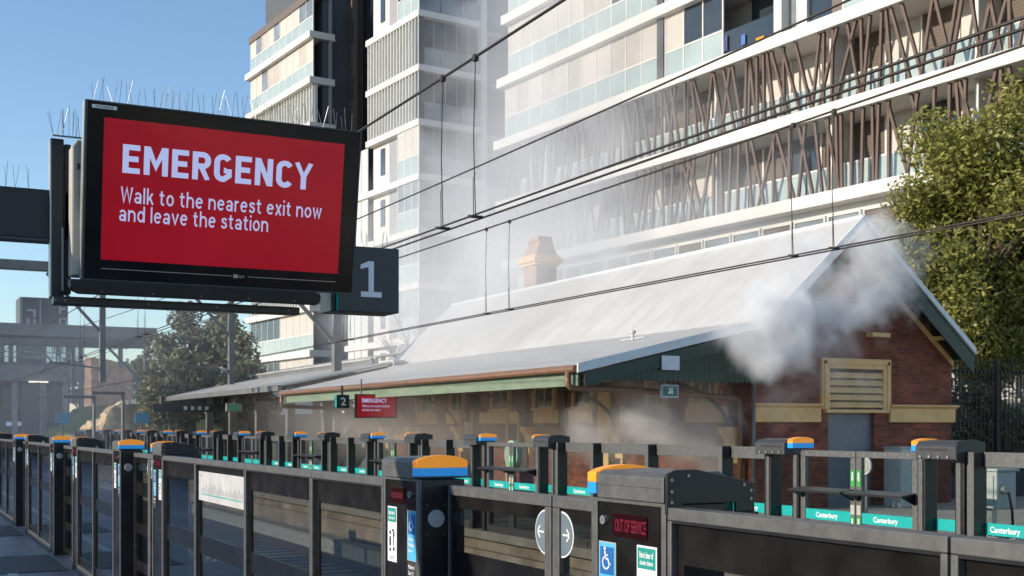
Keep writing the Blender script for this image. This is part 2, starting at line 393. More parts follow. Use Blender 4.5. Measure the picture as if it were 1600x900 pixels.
def block_letters(body, m, parent, x0, x1, z0, z1, y, wt=.19):
    """sturdy sans capitals drawn from strokes, each one a part"""
    W = .60; h = wt / 2
    arc = lambda cx, cz, rx, rz, a, b, n=8: [(cx + rx * math.cos(rad(a + (b - a) * k / n)), cz + rz * math.sin(rad(a + (b - a) * k / n))) for k in range(n + 1)]
    bowl = arc(W / 2, 1 - h - (W / 2 - h), W / 2 - h, W / 2 - h, 25, 180) + arc(W / 2, h + (W / 2 - h), W / 2 - h, W / 2 - h, 180, 335)
    gl = {'E': ([[(h, 0), (h, 1)], [(wt, 1 - h), (.55, 1 - h)], [(wt, .505), (.5, .505)], [(wt, h), (.55, h)]], .55),
          'M': ([[(h, 0), (h, 1)], [(.78 - h, 0), (.78 - h, 1)], [(h + .03, 1 - .02), (.39, .32), (.75 - h, 1 - .02)]], .78),
          'R': ([[(h, 0), (h, 1)], [(wt, 1 - h), (.33, 1 - h)] + arc(.35, .70, .17, .3 - h, 80, -80) + [(.33, .40 + h), (wt, .40 + h)], [(.31, .44), (.51, 0)]], .6),
          'G': ([bowl[:-3] + [(W - h, .24), (W - h, .48)], [(.33, .42), (W - wt, .42)]], W), 'C': ([bowl], W),
          'N': ([[(h, 0), (h, 1)], [(.62 - h, 0), (.62 - h, 1)], [(h + .02, .96), (.6 - h, .04)]], .62),
          'Y': ([[(.0, 1), (.25, .44), (.5, 1)], [(.25, .48), (.25, 0)]], .54)}
    gap = .125; tot = sum(gl[c_][1] for c_ in body) + gap * (len(body) - 1); sx, sz = (x1 - x0) / tot, z1 - z0; x = 0
    for c_ in body:
        o = MB()
        for j, st in enumerate(gl[c_][0]):
            a, b = stroke(st, wt * (.9 if len(st) == 3 or (c_ in 'NR' and len(st) == 2 and abs(st[0][0] - st[1][0]) > .1 and abs(st[0][1] - st[1][1]) > .1) else 1))
            f = lambda q: (x0 + (x + q.x) * sx, z0 + min(1, max(0, q.y)) * sz)
            for i in range(len(a) - 1): o.prism([f(b[i]), f(b[i + 1]), f(a[i + 1]), f(a[i])], 'y', y - .0002 * j, y + .0015)
        o.build('heading_letter', m, parent); x += gl[c_][1] + gap
block_letters('EMERGENCY', M['lilac'], tv, tvx(190), tvx(484), .083, .196, -.0035)
def round_letters(name, body, m, parent, x0, x1, z0, zcap, y, wt=.125):
    """a plain sans in mixed case, drawn from strokes"""
    h = wt / 2; xh = .72
    arc = lambda cx, cz, rx, rz, a, b, n=12: [(cx + rx * math.cos(rad(a + (b - a) * k / n)), cz + rz * math.sin(rad(a + (b - a) * k / n))) for k in range(n + 1)]
    full = lambda cx, cz, rx, rz: arc(cx, cz, rx, rz, 0, 363, 20)
    arch = [(h, .40)] + arc(.30, .42, .235, .237, 178, 0) + [(.535, 0)]
    bowl = full(.29, .36, .23, .297)
    gl = {'o': ([full(.30, .36, .237, .297)], .6), 'n': ([[(h, 0), (h, xh)], arch], .6), 'h': ([[(h, 0), (h, 1.02)], arch], .6),
          't': ([[(.17, .92), (.17, .22)] + arc(.31, .2, .14, .135, 180, 270, 6) + [(.39, h)], [(0, xh - h), (.38, xh - h)]], .42),
          'e': ([[(.1, .385), (.53, .385)], arc(.30, .36, .237, .297, 6, 318, 18)], .6),
          'a': ([[(.49, 0), (.49, .45)] + arc(.28, .45, .21, .207, 0, 155), full(.26, .215, .195, .152)], .57),
          'l': ([[(h, 0), (h, 1.02)]], .13), 'k': ([[(h, 0), (h, 1.02)], [(.13, .28), (.44, .72)], [(.24, .43), (.49, 0)]], .53),
          'W': ([[(.04, 1), (.23, .05), (.46, .93), (.69, .05), (.88, 1)]], .92), 'w': ([[(.04, xh), (.21, .05), (.39, .64), (.57, .05), (.74, xh)]], .78),
          'v': ([[(.04, xh), (.28, .05), (.52, xh)]], .56), 'x': ([[(.06, 0), (.48, xh)], [(.06, xh), (.48, 0)]], .54),
          'i': ([[(h, 0), (h, xh)], [(h, .88), (h, 1.02)]], .13), 'r': ([[(h, 0), (h, xh)], [(h, .40)] + arc(.28, .42, .215, .237, 178, 75, 8)], .36),
          'd': ([[(.54, 0), (.54, 1.02)], bowl], .6),
          's': ([[(.44, .54), (.385, .625), (.26, .657), (.14, .63), (.085, .54), (.13, .45), (.26, .39), (.39, .335), (.445, .23), (.40, .115), (.26, .063), (.11, .1), (.05, .2)]], .5)}
    gap, sp = .15, .34
    tot = sum(sp if c_ == ' ' else gl[c_][1] + gap for c_ in body) - gap; sx, sz = (x1 - x0) / tot, zcap - z0; x = 0
    o = MB()
    for c_ in body:
        if c_ == ' ': x += sp; continue
        for j, st in enumerate(gl[c_][0]):
            a, b = stroke(st, wt); f = lambda q: (x0 + (x + q.x) * sx, z0 + q.y * sz)
            for i in range(len(a) - 1): o.prism([f(b[i]), f(b[i + 1]), f(a[i + 1]), f(a[i])], 'y', y - .0002 * j, y + .0015)
        x += gl[c_][1] + gap
    return o.build(name, m, parent)
round_letters('message_lettering', 'Walk to the nearest exit now', M['lilac'], tv, tvx(189), tvx(502), -.035, .028, -.0035)
round_letters('message_lettering', 'and leave the station', M['lilac'], tv, tvx(187), tvx(420), -.109, -.046, -.0035)
box('trim_line', M['silver'], tv, -.50, -.0015, -.3055, .03, -.0002, -.303)
box('trim_line', M['silver'], tv, .10, -.0015, -.3055, .49, -.0002, -.303)
box('maker_mark', M['silver'], tv, .037, -.0015, -.312, .057, -.0002, -.297)
fit_text('maker_mark', 'sys', M['silver'], tv, .06, .085, -.313, -.3, -.001)
box('asset_sticker', M['white'], tv, -.55, -.002, .324, -.455, -.0002, .338)
fit_text('sticker_print', 'SFT E-004244', M['ink'], tv, -.535, -.47, .328, .334, -.0028, depth=.001)
# speaker tray under the screen
tray = MB(); prof = [(-.62, -.354), (.40, -.354), (.415, -.362), (.42, -.375), (.415, -.395), (.40, -.41), (-.59, -.41), (-.61, -.402), (-.62, -.385)]
tray.prism(prof, 'y', -.03, .05).build('speaker_tray', M['black'], tv, .004)
for k in range(5): MB().cyl((-.5 + k * .2, -.031, -.395), 'y', .003, .002, 8).build('screw', M['steel'], tv)

mf = thing('mounting_frame', 'tall black steel channel frame bolted behind the emergency display', 'frame', (0, 5.27, 0))
def X5(u, y=5.27): return TR.X(u, y)
MB().box(X5(79), 0, 2.23, X5(100), .06, 2.885).build('upright', M['black'], mf, .004)
MB().box(X5(100) + .004, .02, 2.25, X5(112), .10, 2.87).build('upright', M['greyd'], mf, .004)
box('edge_trim', M['silver'], mf, X5(78), -.003, 2.235, X5(80), .05, 2.88)
box('edge_trim', M['casing'], mf, X5(96), -.004, 2.26, X5(99), -.001, 2.52)
MB().box(X5(79), -.10, 2.195, X5(458), -.03, 2.228).build('bottom_rail', M['black'], mf, .003)
MB().box(X5(300), .0, 2.3, X5(340), .06, 2.9).build('upright', M['black'], mf, .003)
for u in (82, 96, 225, 330, 440): MB().cyl((X5(u), -.103, 2.212), 'y', .003, .003, 8).build('screw', M['steel'], mf)
cs = thing('speaker_casing', 'beige weathered casing wedged between the display and its frame', 'casing', (0, 5.16, 0))
MB().prism([(TR.X(110, 5.16), 2.31), (TR.X(134, 5.16), 2.31), (TR.X(134, 5.16), 2.85), (TR.X(119, 5.16), 2.86), (TR.X(111, 5.16), 2.83)], 'y', -.03, .07).build('shell', M['casing'], cs, .008)
box('clip', M['greyd'], cs, TR.X(118, 5.16), -.04, 2.74, TR.X(134, 5.16), -.031, 2.76)

bm_ = thing('support_beam', 'thick dark steel beam carrying the emergency display from the left', 'beam', (-2.6, 5.34, 0))
MB().box(-.3, -.05, 2.47, TR.X(130, 5.34) + 2.6, .10, 2.675).build('beam', M['navy'], bm_, .006)
box('post', M['navy'], bm_, -.1, -.04, 0, .1, .09, 2.468)
box('flange', M['greyd'], bm_, -.3, -.055, 2.462, TR.X(130, 5.34) + 2.6, -.051, 2.472)

def spikes(name, label, x0, x1, y, z, n, h, parent=None, tilt=0):
    m = MB(); rr = random.Random(hash(name) % 99 + n)
    for k in range(n):
        x = x0 + (x1 - x0) * (k + rr.random() * .6) / n
        for s_ in (-1, 1) if rr.random() < .5 else (rr.choice((-1, 1)),):
            lx, ly = rr.uniform(-.02, .02), s_ * rr.uniform(.01, .04)
            m.tube([(x, y, z), (x + lx, y + ly, z + h * rr.uniform(.75, 1.1))], .0011, 4)
    m.box(x0, y - .008, z - .002, x1, y + .008, z + .002)
    return tag(m.build(name, M['steel']), label, 'bird spikes', 'bird deterrent spikes')
spikes('bird_spike_strip', 'long row of thin steel bird spikes along the top of the emergency display', .72, 1.84, 5.03, 2.99, 42, .095)
spikes('bird_spike_strip', 'bird spikes standing on the dark support beam left of the display', -.4, .56, 5.36, 2.678, 22, .11)
spikes('bird_spike_strip', 'bird spikes on top of the black mounting frame and beige casing', X5(80), .73, 5.22, 2.885, 9, .12)

sg = thing('platform_sign', 'square charcoal platform sign with a white number 1 beside the emergency display', 'sign', (2.147, 5.7, 2.437))
box('face', M['greyd'], sg, -.155, 0, -.163, .160, .03, .163, .003)
box('back_box', M['navy'], sg, -.185, .031, -.163, .160, .2, .160, .003)
box('edge_strip', M['teal'], sg, .1605, .0, -.162, .1635, .04, .162)
box('edge_strip', M['teal'], sg, -.159, .005, -.162, -.1555, .04, .162)
q = MB()                                      # the figure 1 with its slab foot and flag
q.prism([(.0, -.06), (.028, -.06), (.028, .092), (.0, .092), (-.042, .072), (-.042, .05), (.0, .062)], 'y', -.002, .001)
q.prism([(-.04, -.088), (.07, -.088), (.07, -.061), (-.04, -.061)], 'y', -.002, .001)
q.build('figure', mat('sign_white', (.9, .9, .95), .5, var=.02), sg)
box('hanger', M['navy'], sg, -1.35, .08, .02, -.186, .14, .08)
spikes('bird_spike_strip', 'few bird spikes on top of the square number 1 sign', 2.03, 2.3, 5.78, 2.60, 8, .09)

# ================================================================== NEAR SCREEN DOORS
XF, XB, XD = 1.98, 2.19, 2.10
CW = .41
def arch(x0, x1, z0, zs, zp, n=8):
    return [(x0, z0), (x1, z0)] + [(x1 + (x0 - x1) * k / n, zs + (zp - zs) * math.sin(math.pi * k / n) ** .7) for k in range(n + 1)]
def wheelchair(parent, y, z, h, x, m):
    """white access symbol facing -X; y grows to the viewer's left"""
    s = h
    P = lambda a, b: (x, y - a * s, z + b * s)
    o = MB()
    o.tube([(x - .0012, y + .12 * s, z + .44 * s), (x + .0012, y + .12 * s, z + .44 * s)], .075 * s, 12)
    def strip(pts, wd):
        for (a, b), (c_, d) in zip(pts, pts[1:]): o.bar(P(a, b), P(c_, d), .002, wd * s)
    strip([(-.11, .34), (-.07, .0)], .1); strip([(-.1, .16), (.12, .16)], .07); strip([(-.08, .02), (.14, .0), (.24, -.24), (.34, -.2)], .08)
    ar = [(-.02 + .27 * math.cos(t), -.16 + .27 * math.sin(t)) for t in [rad(125 + k * 22) for k in range(11)]]
    strip(ar, .07)
    return o.build('access_symbol', m, parent)
def near_cabinet(kind):
    L = kind == 'L'
    t2y = (lambda t: t) if L else (lambda t: CW - t)
    def bx(name, m, x0, t0, z0, x1, t1, z1, bev=0): return box(name, m, root, x0, t2y(t0), z0, x1, t2y(t1), z1, bev)
    root = thing('door_motor_cabinet', 'x', 'door cabinet')
    bx('body', M['navy'], XF + .014, 0, 0, XB, CW, 1.478, .004)
    f = MB()
    for (a, b) in ((0, .036), (CW - .024, CW)): f.box(XF, t2y(a), 0, XF + .013, t2y(b), 1.479)
    f.box(XF, t2y(.037), 1.468, XF + .013, t2y(CW - .025), 1.479)
    f.build('frame', M['grey'], root, .002)
    bx('front_panel', M['frit'], XF + .006, .038, 0, XF + .0135, CW - .026, 1.466)
    hp = [(XF - .008, 1.481), (XF - .008, 1.553), (XF + .012, 1.566), (XB - .02, 1.57), (XB + .05, 1.535), (XB + .06, 1.481)]
    MB().prism(hp, 'y', t2y(.048), t2y(CW)).build('housing', M['grey'], root, .003)
    box('housing_seam', M['greyd'], root, XF - .0095, t2y(.05), 1.522, XF - .0085, t2y(CW - .01), 1.5235)
    if not L:
        ep = [(XF - .004, 1.45), (XF - .004, 1.565), (XF + .03, 1.577), (XF + .1, 1.577), (XB + .05, 1.545), (XB + .1, 1.535), (XB + .1, 1.45), (XB + .03, 1.45), (XB + .03, 1.478), (XF + .05, 1.478), (XF + .05, 1.45)]
        MB().prism(ep, 'y', -.012, -.001).build('end_plate', M['navy'], root, .002)
        for (x, z) in ((XF + .012, 1.548), (XF + .012, 1.515), (XF + .012, 1.484), (XF + .012, 1.462), (XB + .06, 1.53), (XB + .085, 1.512), (XB + .085, 1.488), (XF + .07, 1.56)):
            MB().cyl((x, -.0145, z), 'y', .005, .003, 10).build('screw', M['steel'], root)
        bx('bracket', M['black'], XB + .01, CW - .02, 1.38, XB + .1, CW + .03, 1.45)
    y0, y1 = t2y(-.004), t2y(.046)
    MB().prism(arch(XF - .012, XB + .012, 1.492, 1.492, 1.492)[:2] + [(XB + .012, 1.527), (XF - .012, 1.527)], 'y', y0, y1).build('light_band', M['blue'], root, .002)
    MB().prism(arch(XF - .012, XB + .012, 1.5275, 1.558, 1.581), 'y', y0, y1).build('light_cap', M['orange'], root, .003)
    # display, key switch, stickers
    d0, d1 = (.12, .31) if not L else (.17, .33)
    bx('display', M['leddark'], XF + .003, d0, 1.366, XF + .0058, d1, 1.437)
    if not L: fit_text('display_text', 'OUT OF SERVICE', M['led'], root, CW - d1 + .006, CW - d0 - .016, 1.382, 1.42, XF + .0025, '-x', depth=.0008)
    else:
        dm = MB()
        for k in range(9): dm.box(XF + .0022, .19 + k * .0145, 1.39, XF + .0028, .19 + k * .0145 + .009, 1.415)
        dm.build('display_dots', mat('led_dim', (.1, .004, .01), .4, var=0), root)
    kt = .075 if not L else .10
    ky = t2y(kt)
    MB().cyl((XF + .006, ky, 1.412), 'x', .0135, -.012).build('key_switch', M['silver'], root)
    MB().box(XF - .0075, ky - .002, 1.405, XF - .006, ky + .002, 1.419).build('key_slot', M['ink'], root)
    ZT = 1.342
    st = bx('access_sticker', M['lblue'], XF + .0035, .042, ZT - .21, XF + .0058, .135, ZT, .001)
    bx('sticker_border', M['casing'], XF + .0038, .040, ZT - .212, XF + .0056, .139, ZT + .003)
    bx('sticker_square', M['dblue'], XF + .0022, .05, ZT - .098, XF + .0033, .127, ZT - .013)
    wheelchair(root, t2y(.0885), ZT - .05, .072, XF + .0012, M['white'])
    ya, yb = (t2y(.05), t2y(.125))
    for k, wd in enumerate(('Access to', 'Wheelchair', 'Space')):
        ln = (.06, .072, .042)[k]; hi = max(ya, yb)
        fit_text('sticker_print', wd, M['white'], root, hi - ln, hi, ZT - .126 - k * .026, ZT - .109 - k * .026, XF + .003, '-x', .01, .0006)
    bx('door_plate', M['greyd'], XF + .0035, .042, ZT - .31, XF + .0058, .135, ZT - .216)
    for k, wd in enumerate(('Platform 1', 'Door 12')):
        ln = (.07, .055)[k]; hi = max(ya, yb)
        fit_text('door_plate_print', wd, M['white'], root, hi - ln, hi, ZT - .246 - k * .026, ZT - .229 - k * .026, XF + .003, '-x', .01, .0006)
    s0, s1 = (.255, .36) if not L else (.26, .365)
    bx('safety_sticker', M['white'], XF + .0035, s0, ZT - .235, XF + .0058, s1, ZT + .008, .001)
    bx('sticker_header', M['green'], XF + .0024, s0 + .006, ZT - .06, XF + .0034, s1 - .006, ZT + .002)
    lo, hi = sorted((t2y(s0 + .012), t2y(s1 - .012)))
    fit_text('sticker_print', 'Stand clear of', M['white'], root, lo + .004, hi - .004, ZT - .028, ZT - .009, XF + .002, '-x', .02, .0006)
    fit_text('sticker_print', 'closing doors', M['white'], root, lo + .006, hi - .006, ZT - .053, ZT - .034, XF + .002, '-x', .02, .0006)
    pc = MB(); mid = (lo + hi) / 2
    for (a, b, c_, d) in ((-.02, -.1, .002, -.092), (-.02, -.165, -.013, -.1), (.012, -.115, .03, -.1), (.012, -.165, .03, -.125), (-.03, -.185, -.012, -.17), (.012, -.19, .03, -.175), (-.028, -.125, -.022, -.1)):
        pc.box(XF + .0024, mid + a, ZT + b, XF + .0034, mid + c_, ZT + d)
    for k in range(2): pc.box(XF + .0024, mid - .028, ZT - .214 - k * .009, XF + .0034, mid + .028, ZT - .211 - k * .009)
    pc.build('pictogram', M['ink'], root)
    if L:
        box('button_plate', M['black'], root, XF + .022, -.004, 1.24, XF + .125, -.0005, 1.38, .002)
        MB().cyl((XF + .073, -.004, 1.315), 'y', .037, -.012, 28).build('button', M['plastic'], root, .003)
        MB().cyl((XF + .073, -.004, 1.315), 'y', .041, -.006, 28).build('button_ring', M['greyd'], root)
        for (x, z) in ((XF + .035, 1.372), (XF + .112, 1.372), (XF + .035, 1.25), (XF + .112, 1.25)): MB().cyl((x, -.006, z), 'y', .003, .002, 8).build('screw', M['steel'], root)
    for z in (.25, .6, .95, 1.2): MB().cyl((XF + .001, t2y(.018), z), 'x', .005, -.003, 10).build('screw', M['steel'], root)
    return root
cabR, cabL = near_cabinet('R'), near_cabinet('L')
used = set()
def put(proto, y, label, group=None):
    c = proto if proto.name not in used else copy_tree(proto)
    used.add(proto.name); c.location.y = y
    tag(c, label, group=group); return c
GC = 'motor cabinets of the near screen doors'
put(cabR, 2.865, 'nearest door cabinet reading OUT OF SERVICE in red on its display', GC)
put(cabL, 4.66, 'door cabinet with round grey button and wheelchair sticker left of the arrow doors', GC)
put(cabR, 9.93, 'door cabinet with orange cap just left of the white route map panel', GC)
put(cabL, 11.88, 'tall door cabinet with grey button across the doorway left of the route map', GC)
put(cabR, 14.8, 'second cabinet with orange cap beyond the route map, right of dark paving', GC)
put(cabL, 16.96, 'black cabinet column with round button standing at the far side of the dark floor paving', GC)
put(cabR, 20.2, 'small door cabinet behind the second leftmost column of the near screen', GC)
put(cabL, 22.25, 'leftmost black cabinet column of the near screen in full height', GC)
put(cabR, 25.6, 'far cabinet at the left edge of the photo, beyond the leftmost full column', GC)

def near_panel(y0, y1, label, frit_w=.05, poster=False):
    root = thing('glass_screen_panel', label, 'glass panel', (0, y0, 0), 'fixed glass panels of the near screen')
    w = y1 - y0
    f = MB().box(XF, 0.004, 1.434, XF + .065, w - .004, 1.47)
    f.box(XF, .004, 0, XF + .05, .024, 1.433).box(XF, w - .024, 0, XF + .05, w - .004, 1.433).box(XF, .025, 0, XF + .05, w - .025, .1)
    f.build('frame', M['grey'], root, .003)
    box('rail_edge', M['black'], root, XF + .001, .006, 1.427, XF + .04, w - .006, 1.4335)
    g = MB().box(XF + .022, .025, 1.31, XF + .026, w - .025, 1.426).box(XF + .022, .025, .80, XF + .026, w - .025, .93).box(XF + .022, .025, .101, XF + .026, w - .025, .2)
    for (a, b) in ((.025, .025 + frit_w), (w - .025 - frit_w, w - .025)): g.box(XF + .022, a, .931, XF + .026, b, 1.309).box(XF + .022, a, .201, XF + .026, b, .799)
    g.build('black_border', M['frit'], root)
    box('pane', M['dglass'], root, XF + .0275, .025, .101, XF + .035, w - .025, 1.426)
    if poster:
        box('route_map', mat('map_sheet', (.5, .5, .5), .5), root, XF + .016, .06, 1.18, XF + .0205, w - .06, 1.385)
        p = MB(); a, b = .12, w - .14
        p.box(XF + .0148, a, 1.222, XF + .0155, b, 1.23); p.build('route_line', M['teal'], root)
        p = MB(); n = 26
        for k in range(n):
            y = a + (b - a) * k / (n - 1); h = R.uniform(.03, .075)
            p.bar((XF + .0150, y, 1.236), (XF + .0150, y - .025, 1.236 + h), .0012, .005)
            p.box(XF + .0146, y - .004, 1.2235, XF + .0148, y + .004, 1.2285)
        p.box(XF + .0148, b - .02, 1.35, XF + .0155, b + .06, 1.358)
        p.build('station_names', mat('grey_print', (.3, .3, .32), .6), root)
    return root
near_panel(.55, 1.83, 'nearest glass panel cut off at the right edge of the photo')
near_panel(1.83, 2.862, 'wide dark glass panel right of the OUT OF SERVICE cabinet', .03)
near_panel(5.073, 6.11, 'glass panel directly left of the cabinet with the grey button')
near_panel(6.11, 7.42, 'glass panel right of the one with the white route map')
near_panel(7.42, 8.78, 'glass panel with a white route map poster', poster=True)
near_panel(8.78, 9.925, 'glass panel between the route map panel and a cabinet')
near_panel(12.3, 13.6, 'glass panel just beyond the doorway left of the route map')
near_panel(13.6, 14.795, 'glass panel beside the second cabinet left of the route map, over the paving')
near_panel(17.375, 18.8, 'glass panel between the two leftmost full columns, its nearer half')
near_panel(18.8, 20.195, 'glass panel between the two leftmost full columns, its farther half')
near_panel(22.67, 24.1, 'glass panel directly behind the leftmost full column')
near_panel(24.1, 25.59, 'glass panel at the left edge of the photo beyond the leftmost column')

def near_door(y0, y1, meet, label, group):
    """sliding leaf; meet = +1 when it meets its partner at y1, -1 at y0"""
    root = thing('sliding_door', label, 'sliding door', (0, y0, 0), group); w = y1 - y0
    X0 = XD
    f = MB().box(X0, .002, 1.415, X0 + .05, w - .002, 1.455)
    my = (w - .05, w - .002) if meet > 0 else (.002, .05)
    oy = (.002, .012) if meet > 0 else (w - .012, w - .002)
    f.box(X0, my[0], 0.03, X0 + .045, my[1], 1.414).box(X0, oy[0], .03, X0 + .045, oy[1], 1.414)
    f.build('frame', M['grey'], root, .003)
    a, b = (.013, w - .051) if meet > 0 else (.051, w - .013)
    g = MB().box(X0 + .012, a, 1.365, X0 + .016, b, 1.414)
    for (z0, z1) in ((1.06, 1.185), (.70, .80), (.35, .45), (.03, .12)): g.box(X0 + .012, a, z0, X0 + .016, b, z1)
    sa, sb = (a, a + .06) if meet > 0 else (b - .06, b)
    for (z0, z1) in ((1.186, 1.364), (.801, 1.059), (.451, .699), (.121, .349)): g.box(X0 + .012, sa, z0, X0 + .016, sb, z1)
    g.build('black_border', M['frit'], root)
    box('pane', M['dglass'], root, X0 + .0175, a, .03, X0 + .025, b, 1.414)
    # half of the oval arrow sign
    def half(rx, rz, x0, x1, name, m):
        pts = []
        yc = (w - .051) if meet > 0 else .051; sg_ = -1 if meet > 0 else 1
        for k in range(13):
            t = rad(-90 + 15 * k); pts.append((yc + sg_ * rx * math.cos(t), 1.322 + rz * math.sin(t)))
        MB().prism(pts, 'x', x0, x1).build(name, m, root)
    half(.085, .082, X0 + .0095, X0 + .0115, 'sign_rim', M['white']); half(.079, .076, X0 + .0075, X0 + .0094, 'sign_face', mat('sign_grey', (.13, .17, .2), .5))
    yc = (w - .051 - .036) if meet > 0 else .051 + .036; d = -1 if meet > 0 else 1
    ar = MB().bar((X0 + .0066, yc - d * .022, 1.322), (X0 + .0066, yc + d * .026, 1.322), .0012, .006)
    for s_ in (-1, 1): ar.bar((X0 + .0066, yc + d * .026, 1.322), (X0 + .0066, yc + d * .006, 1.322 + s_ * .022), .0012, .006)
    ar.build('sign_arrow', M['white'], root)
    return root
G2 = 'sliding leaves of the near screen doors'
near_door(3.24, 3.742, 1, 'sliding glass door with a right pointing white arrow', G2)
near_door(3.748, 4.64, -1, 'sliding glass door with a left pointing white arrow', G2)
for i, (a, b) in enumerate(((10.36, 11.87), (15.23, 16.95), (20.63, 22.24))):
    m_ = (a + b) / 2; wh = ('closest doorway left of the route map', 'doorway between the two middle columns at left', 'doorway beside the leftmost full column')[i]
    near_door(a, m_ - .003, 1, 'nearer glass door leaf in the ' + wh, G2); near_door(m_ + .003, b, -1, 'farther glass door leaf in the ' + wh, G2)

# ================================================================== FAR SCREEN DOORS
FX = 8.80
txt = {}
def canterbury(parent, yl, z, x):
    """white station name, its left end at yl (reading towards -Y)"""
    if 'm' not in txt:
        o = fit_text('station_name', 'Canterbury', M['white'], None, -.33, 0, 0, .072, 0, '-x', .02, .002); txt['m'] = o.data; bpy.data.objects.remove(o)
    o = bpy.data.objects.new('station_name', txt['m']); C.objects.link(o); o.parent = parent; o.location = (x, yl, z); return o
def far_panel(y0, y1, label, group, names=2, post=True, far=False):
    root = thing('glass_screen_panel', label, 'glass panel', (0, y0, 0), group); w = y1 - y0
    if post:
        box('post', M['black'], root, FX - .02, w - .085, -.02, FX + .14, w - .004, 1.474, .004)
        box('post_face', M['grey'], root, FX - .026, w - .083, -.02, FX - .0205, w - .006, 1.47)
    f = MB().box(FX + .1, .004, 1.335, FX + .17, w - .087, 1.47).box(FX + .1, .004, -.02, FX + .17, .045, 1.334).box(FX + .1, .046, -.02, FX + .17, w - .087, .10)
    f.build('frame', M['grey'], root, .003)
    box('pane', M['glass'], root, FX + .13, .046, .101, FX + .138, w - .087, 1.334)
    box('name_band', M['teal'], root, FX + .12, .046, .715, FX + .1285, w - .087, .825)
    if not far:
        n = max(1, int((w - .1) / .55))
        for k in range(min(n, names)): canterbury(root, w - .14 - k * .52 if n > 1 else w * .5 + .2, .724, FX + .1185)
        box('clip', M['steel'], root, FX + .07, .006, 1.28, FX + .099, .03, 1.40)
        MB().cyl((FX + .06, .05, 1.34), 'y', .014, .03, 10).build('clip_pin', M['steel'], root)
        for y in (.1, w - .2):
            box('foot', M['greyd'], root, FX - .03, y, -.14, FX + .17, y + .1, -.02); MB().cyl((FX, y + .02, -.02), 'z', .014, .09, 8).build('foot_bolt', M['steel'], root)
    return root
def far_cabinet(kind, w=.58):
    """R: the door lies at +y; L: the door lies at -y"""
    root = thing('door_motor_cabinet', 'x', 'door cabinet'); L = kind == 'L'
    D = (lambda t: t) if L else (lambda t: w - t)
    def bx(name, m, x0, t0, z0, x1, t1, z1, b=0): return box(name, m, root, x0, D(t0), z0, x1, D(t1), z1, b)
    hp = [(FX - .14, 1.40), (FX - .14, 1.515), (FX - .10, 1.56), (FX + .06, 1.575), (FX + .2, 1.55), (FX + .2, 1.40)]
    MB().prism(hp, 'y', D(.09), D(w)).build('housing', M['greyd'], root, .004)
    ep = [(FX - .15, 1.39), (FX - .15, 1.52), (FX - .10, 1.57), (FX + .06, 1.585), (FX + .22, 1.555), (FX + .22, 1.36), (FX - .02, 1.36)]
    if not L: MB().prism(ep, 'y', -.02, -.002).build('end_plate', M['black'], root, .003)
    MB().prism([(FX - .1, 1.525), (FX + .2, 1.525), (FX + .2, 1.47), (FX - .1, 1.47)], 'y', D(-.0), D(.085)).build('light_band', M['blue'], root, .003)
    MB().prism(arch(FX - .1, FX + .2, 1.5255, 1.565, 1.59), 'y', D(0), D(.085)).build('light_cap', M['orange'], root, .004)
    for k in range(4):
        MB().cyl((FX - .139, D(.16 + k * .11), 1.422), 'x', .013, -.014, 10).build('bolt', M['steel'], root)
    box('slot_row', M['ink'], root, FX - .1415, min(D(.14), D(w - .1)), 1.475, FX - .1405, max(D(.14), D(w - .1)), 1.50)
    # two black posts and a narrow glazed light between them
    bx('post', M['black'], FX - .02, .0, -.02, FX + .14, .10, 1.398, .004)
    bx('post', M['black'], FX - .02, w - .12, -.02, FX + .14, w - .01, 1.398, .004)
    for t in (.02, w - .1): bx('post_face', M['grey'], FX - .027, t, -.02, FX - .0205, t + .05, 1.395)
    bx('pane', M['glass'], FX + .13, .105, .1, FX + .137, w - .125, 1.398)
    bx('name_band', M['teal'], FX + .12, .105, .715, FX + .1285, w - .125, .825)
    bx('foot', M['greyd'], FX - .05, .0, -.14, FX + .17, w, -.025)
    return root
fR, fL = far_cabinet('R'), far_cabinet('L')
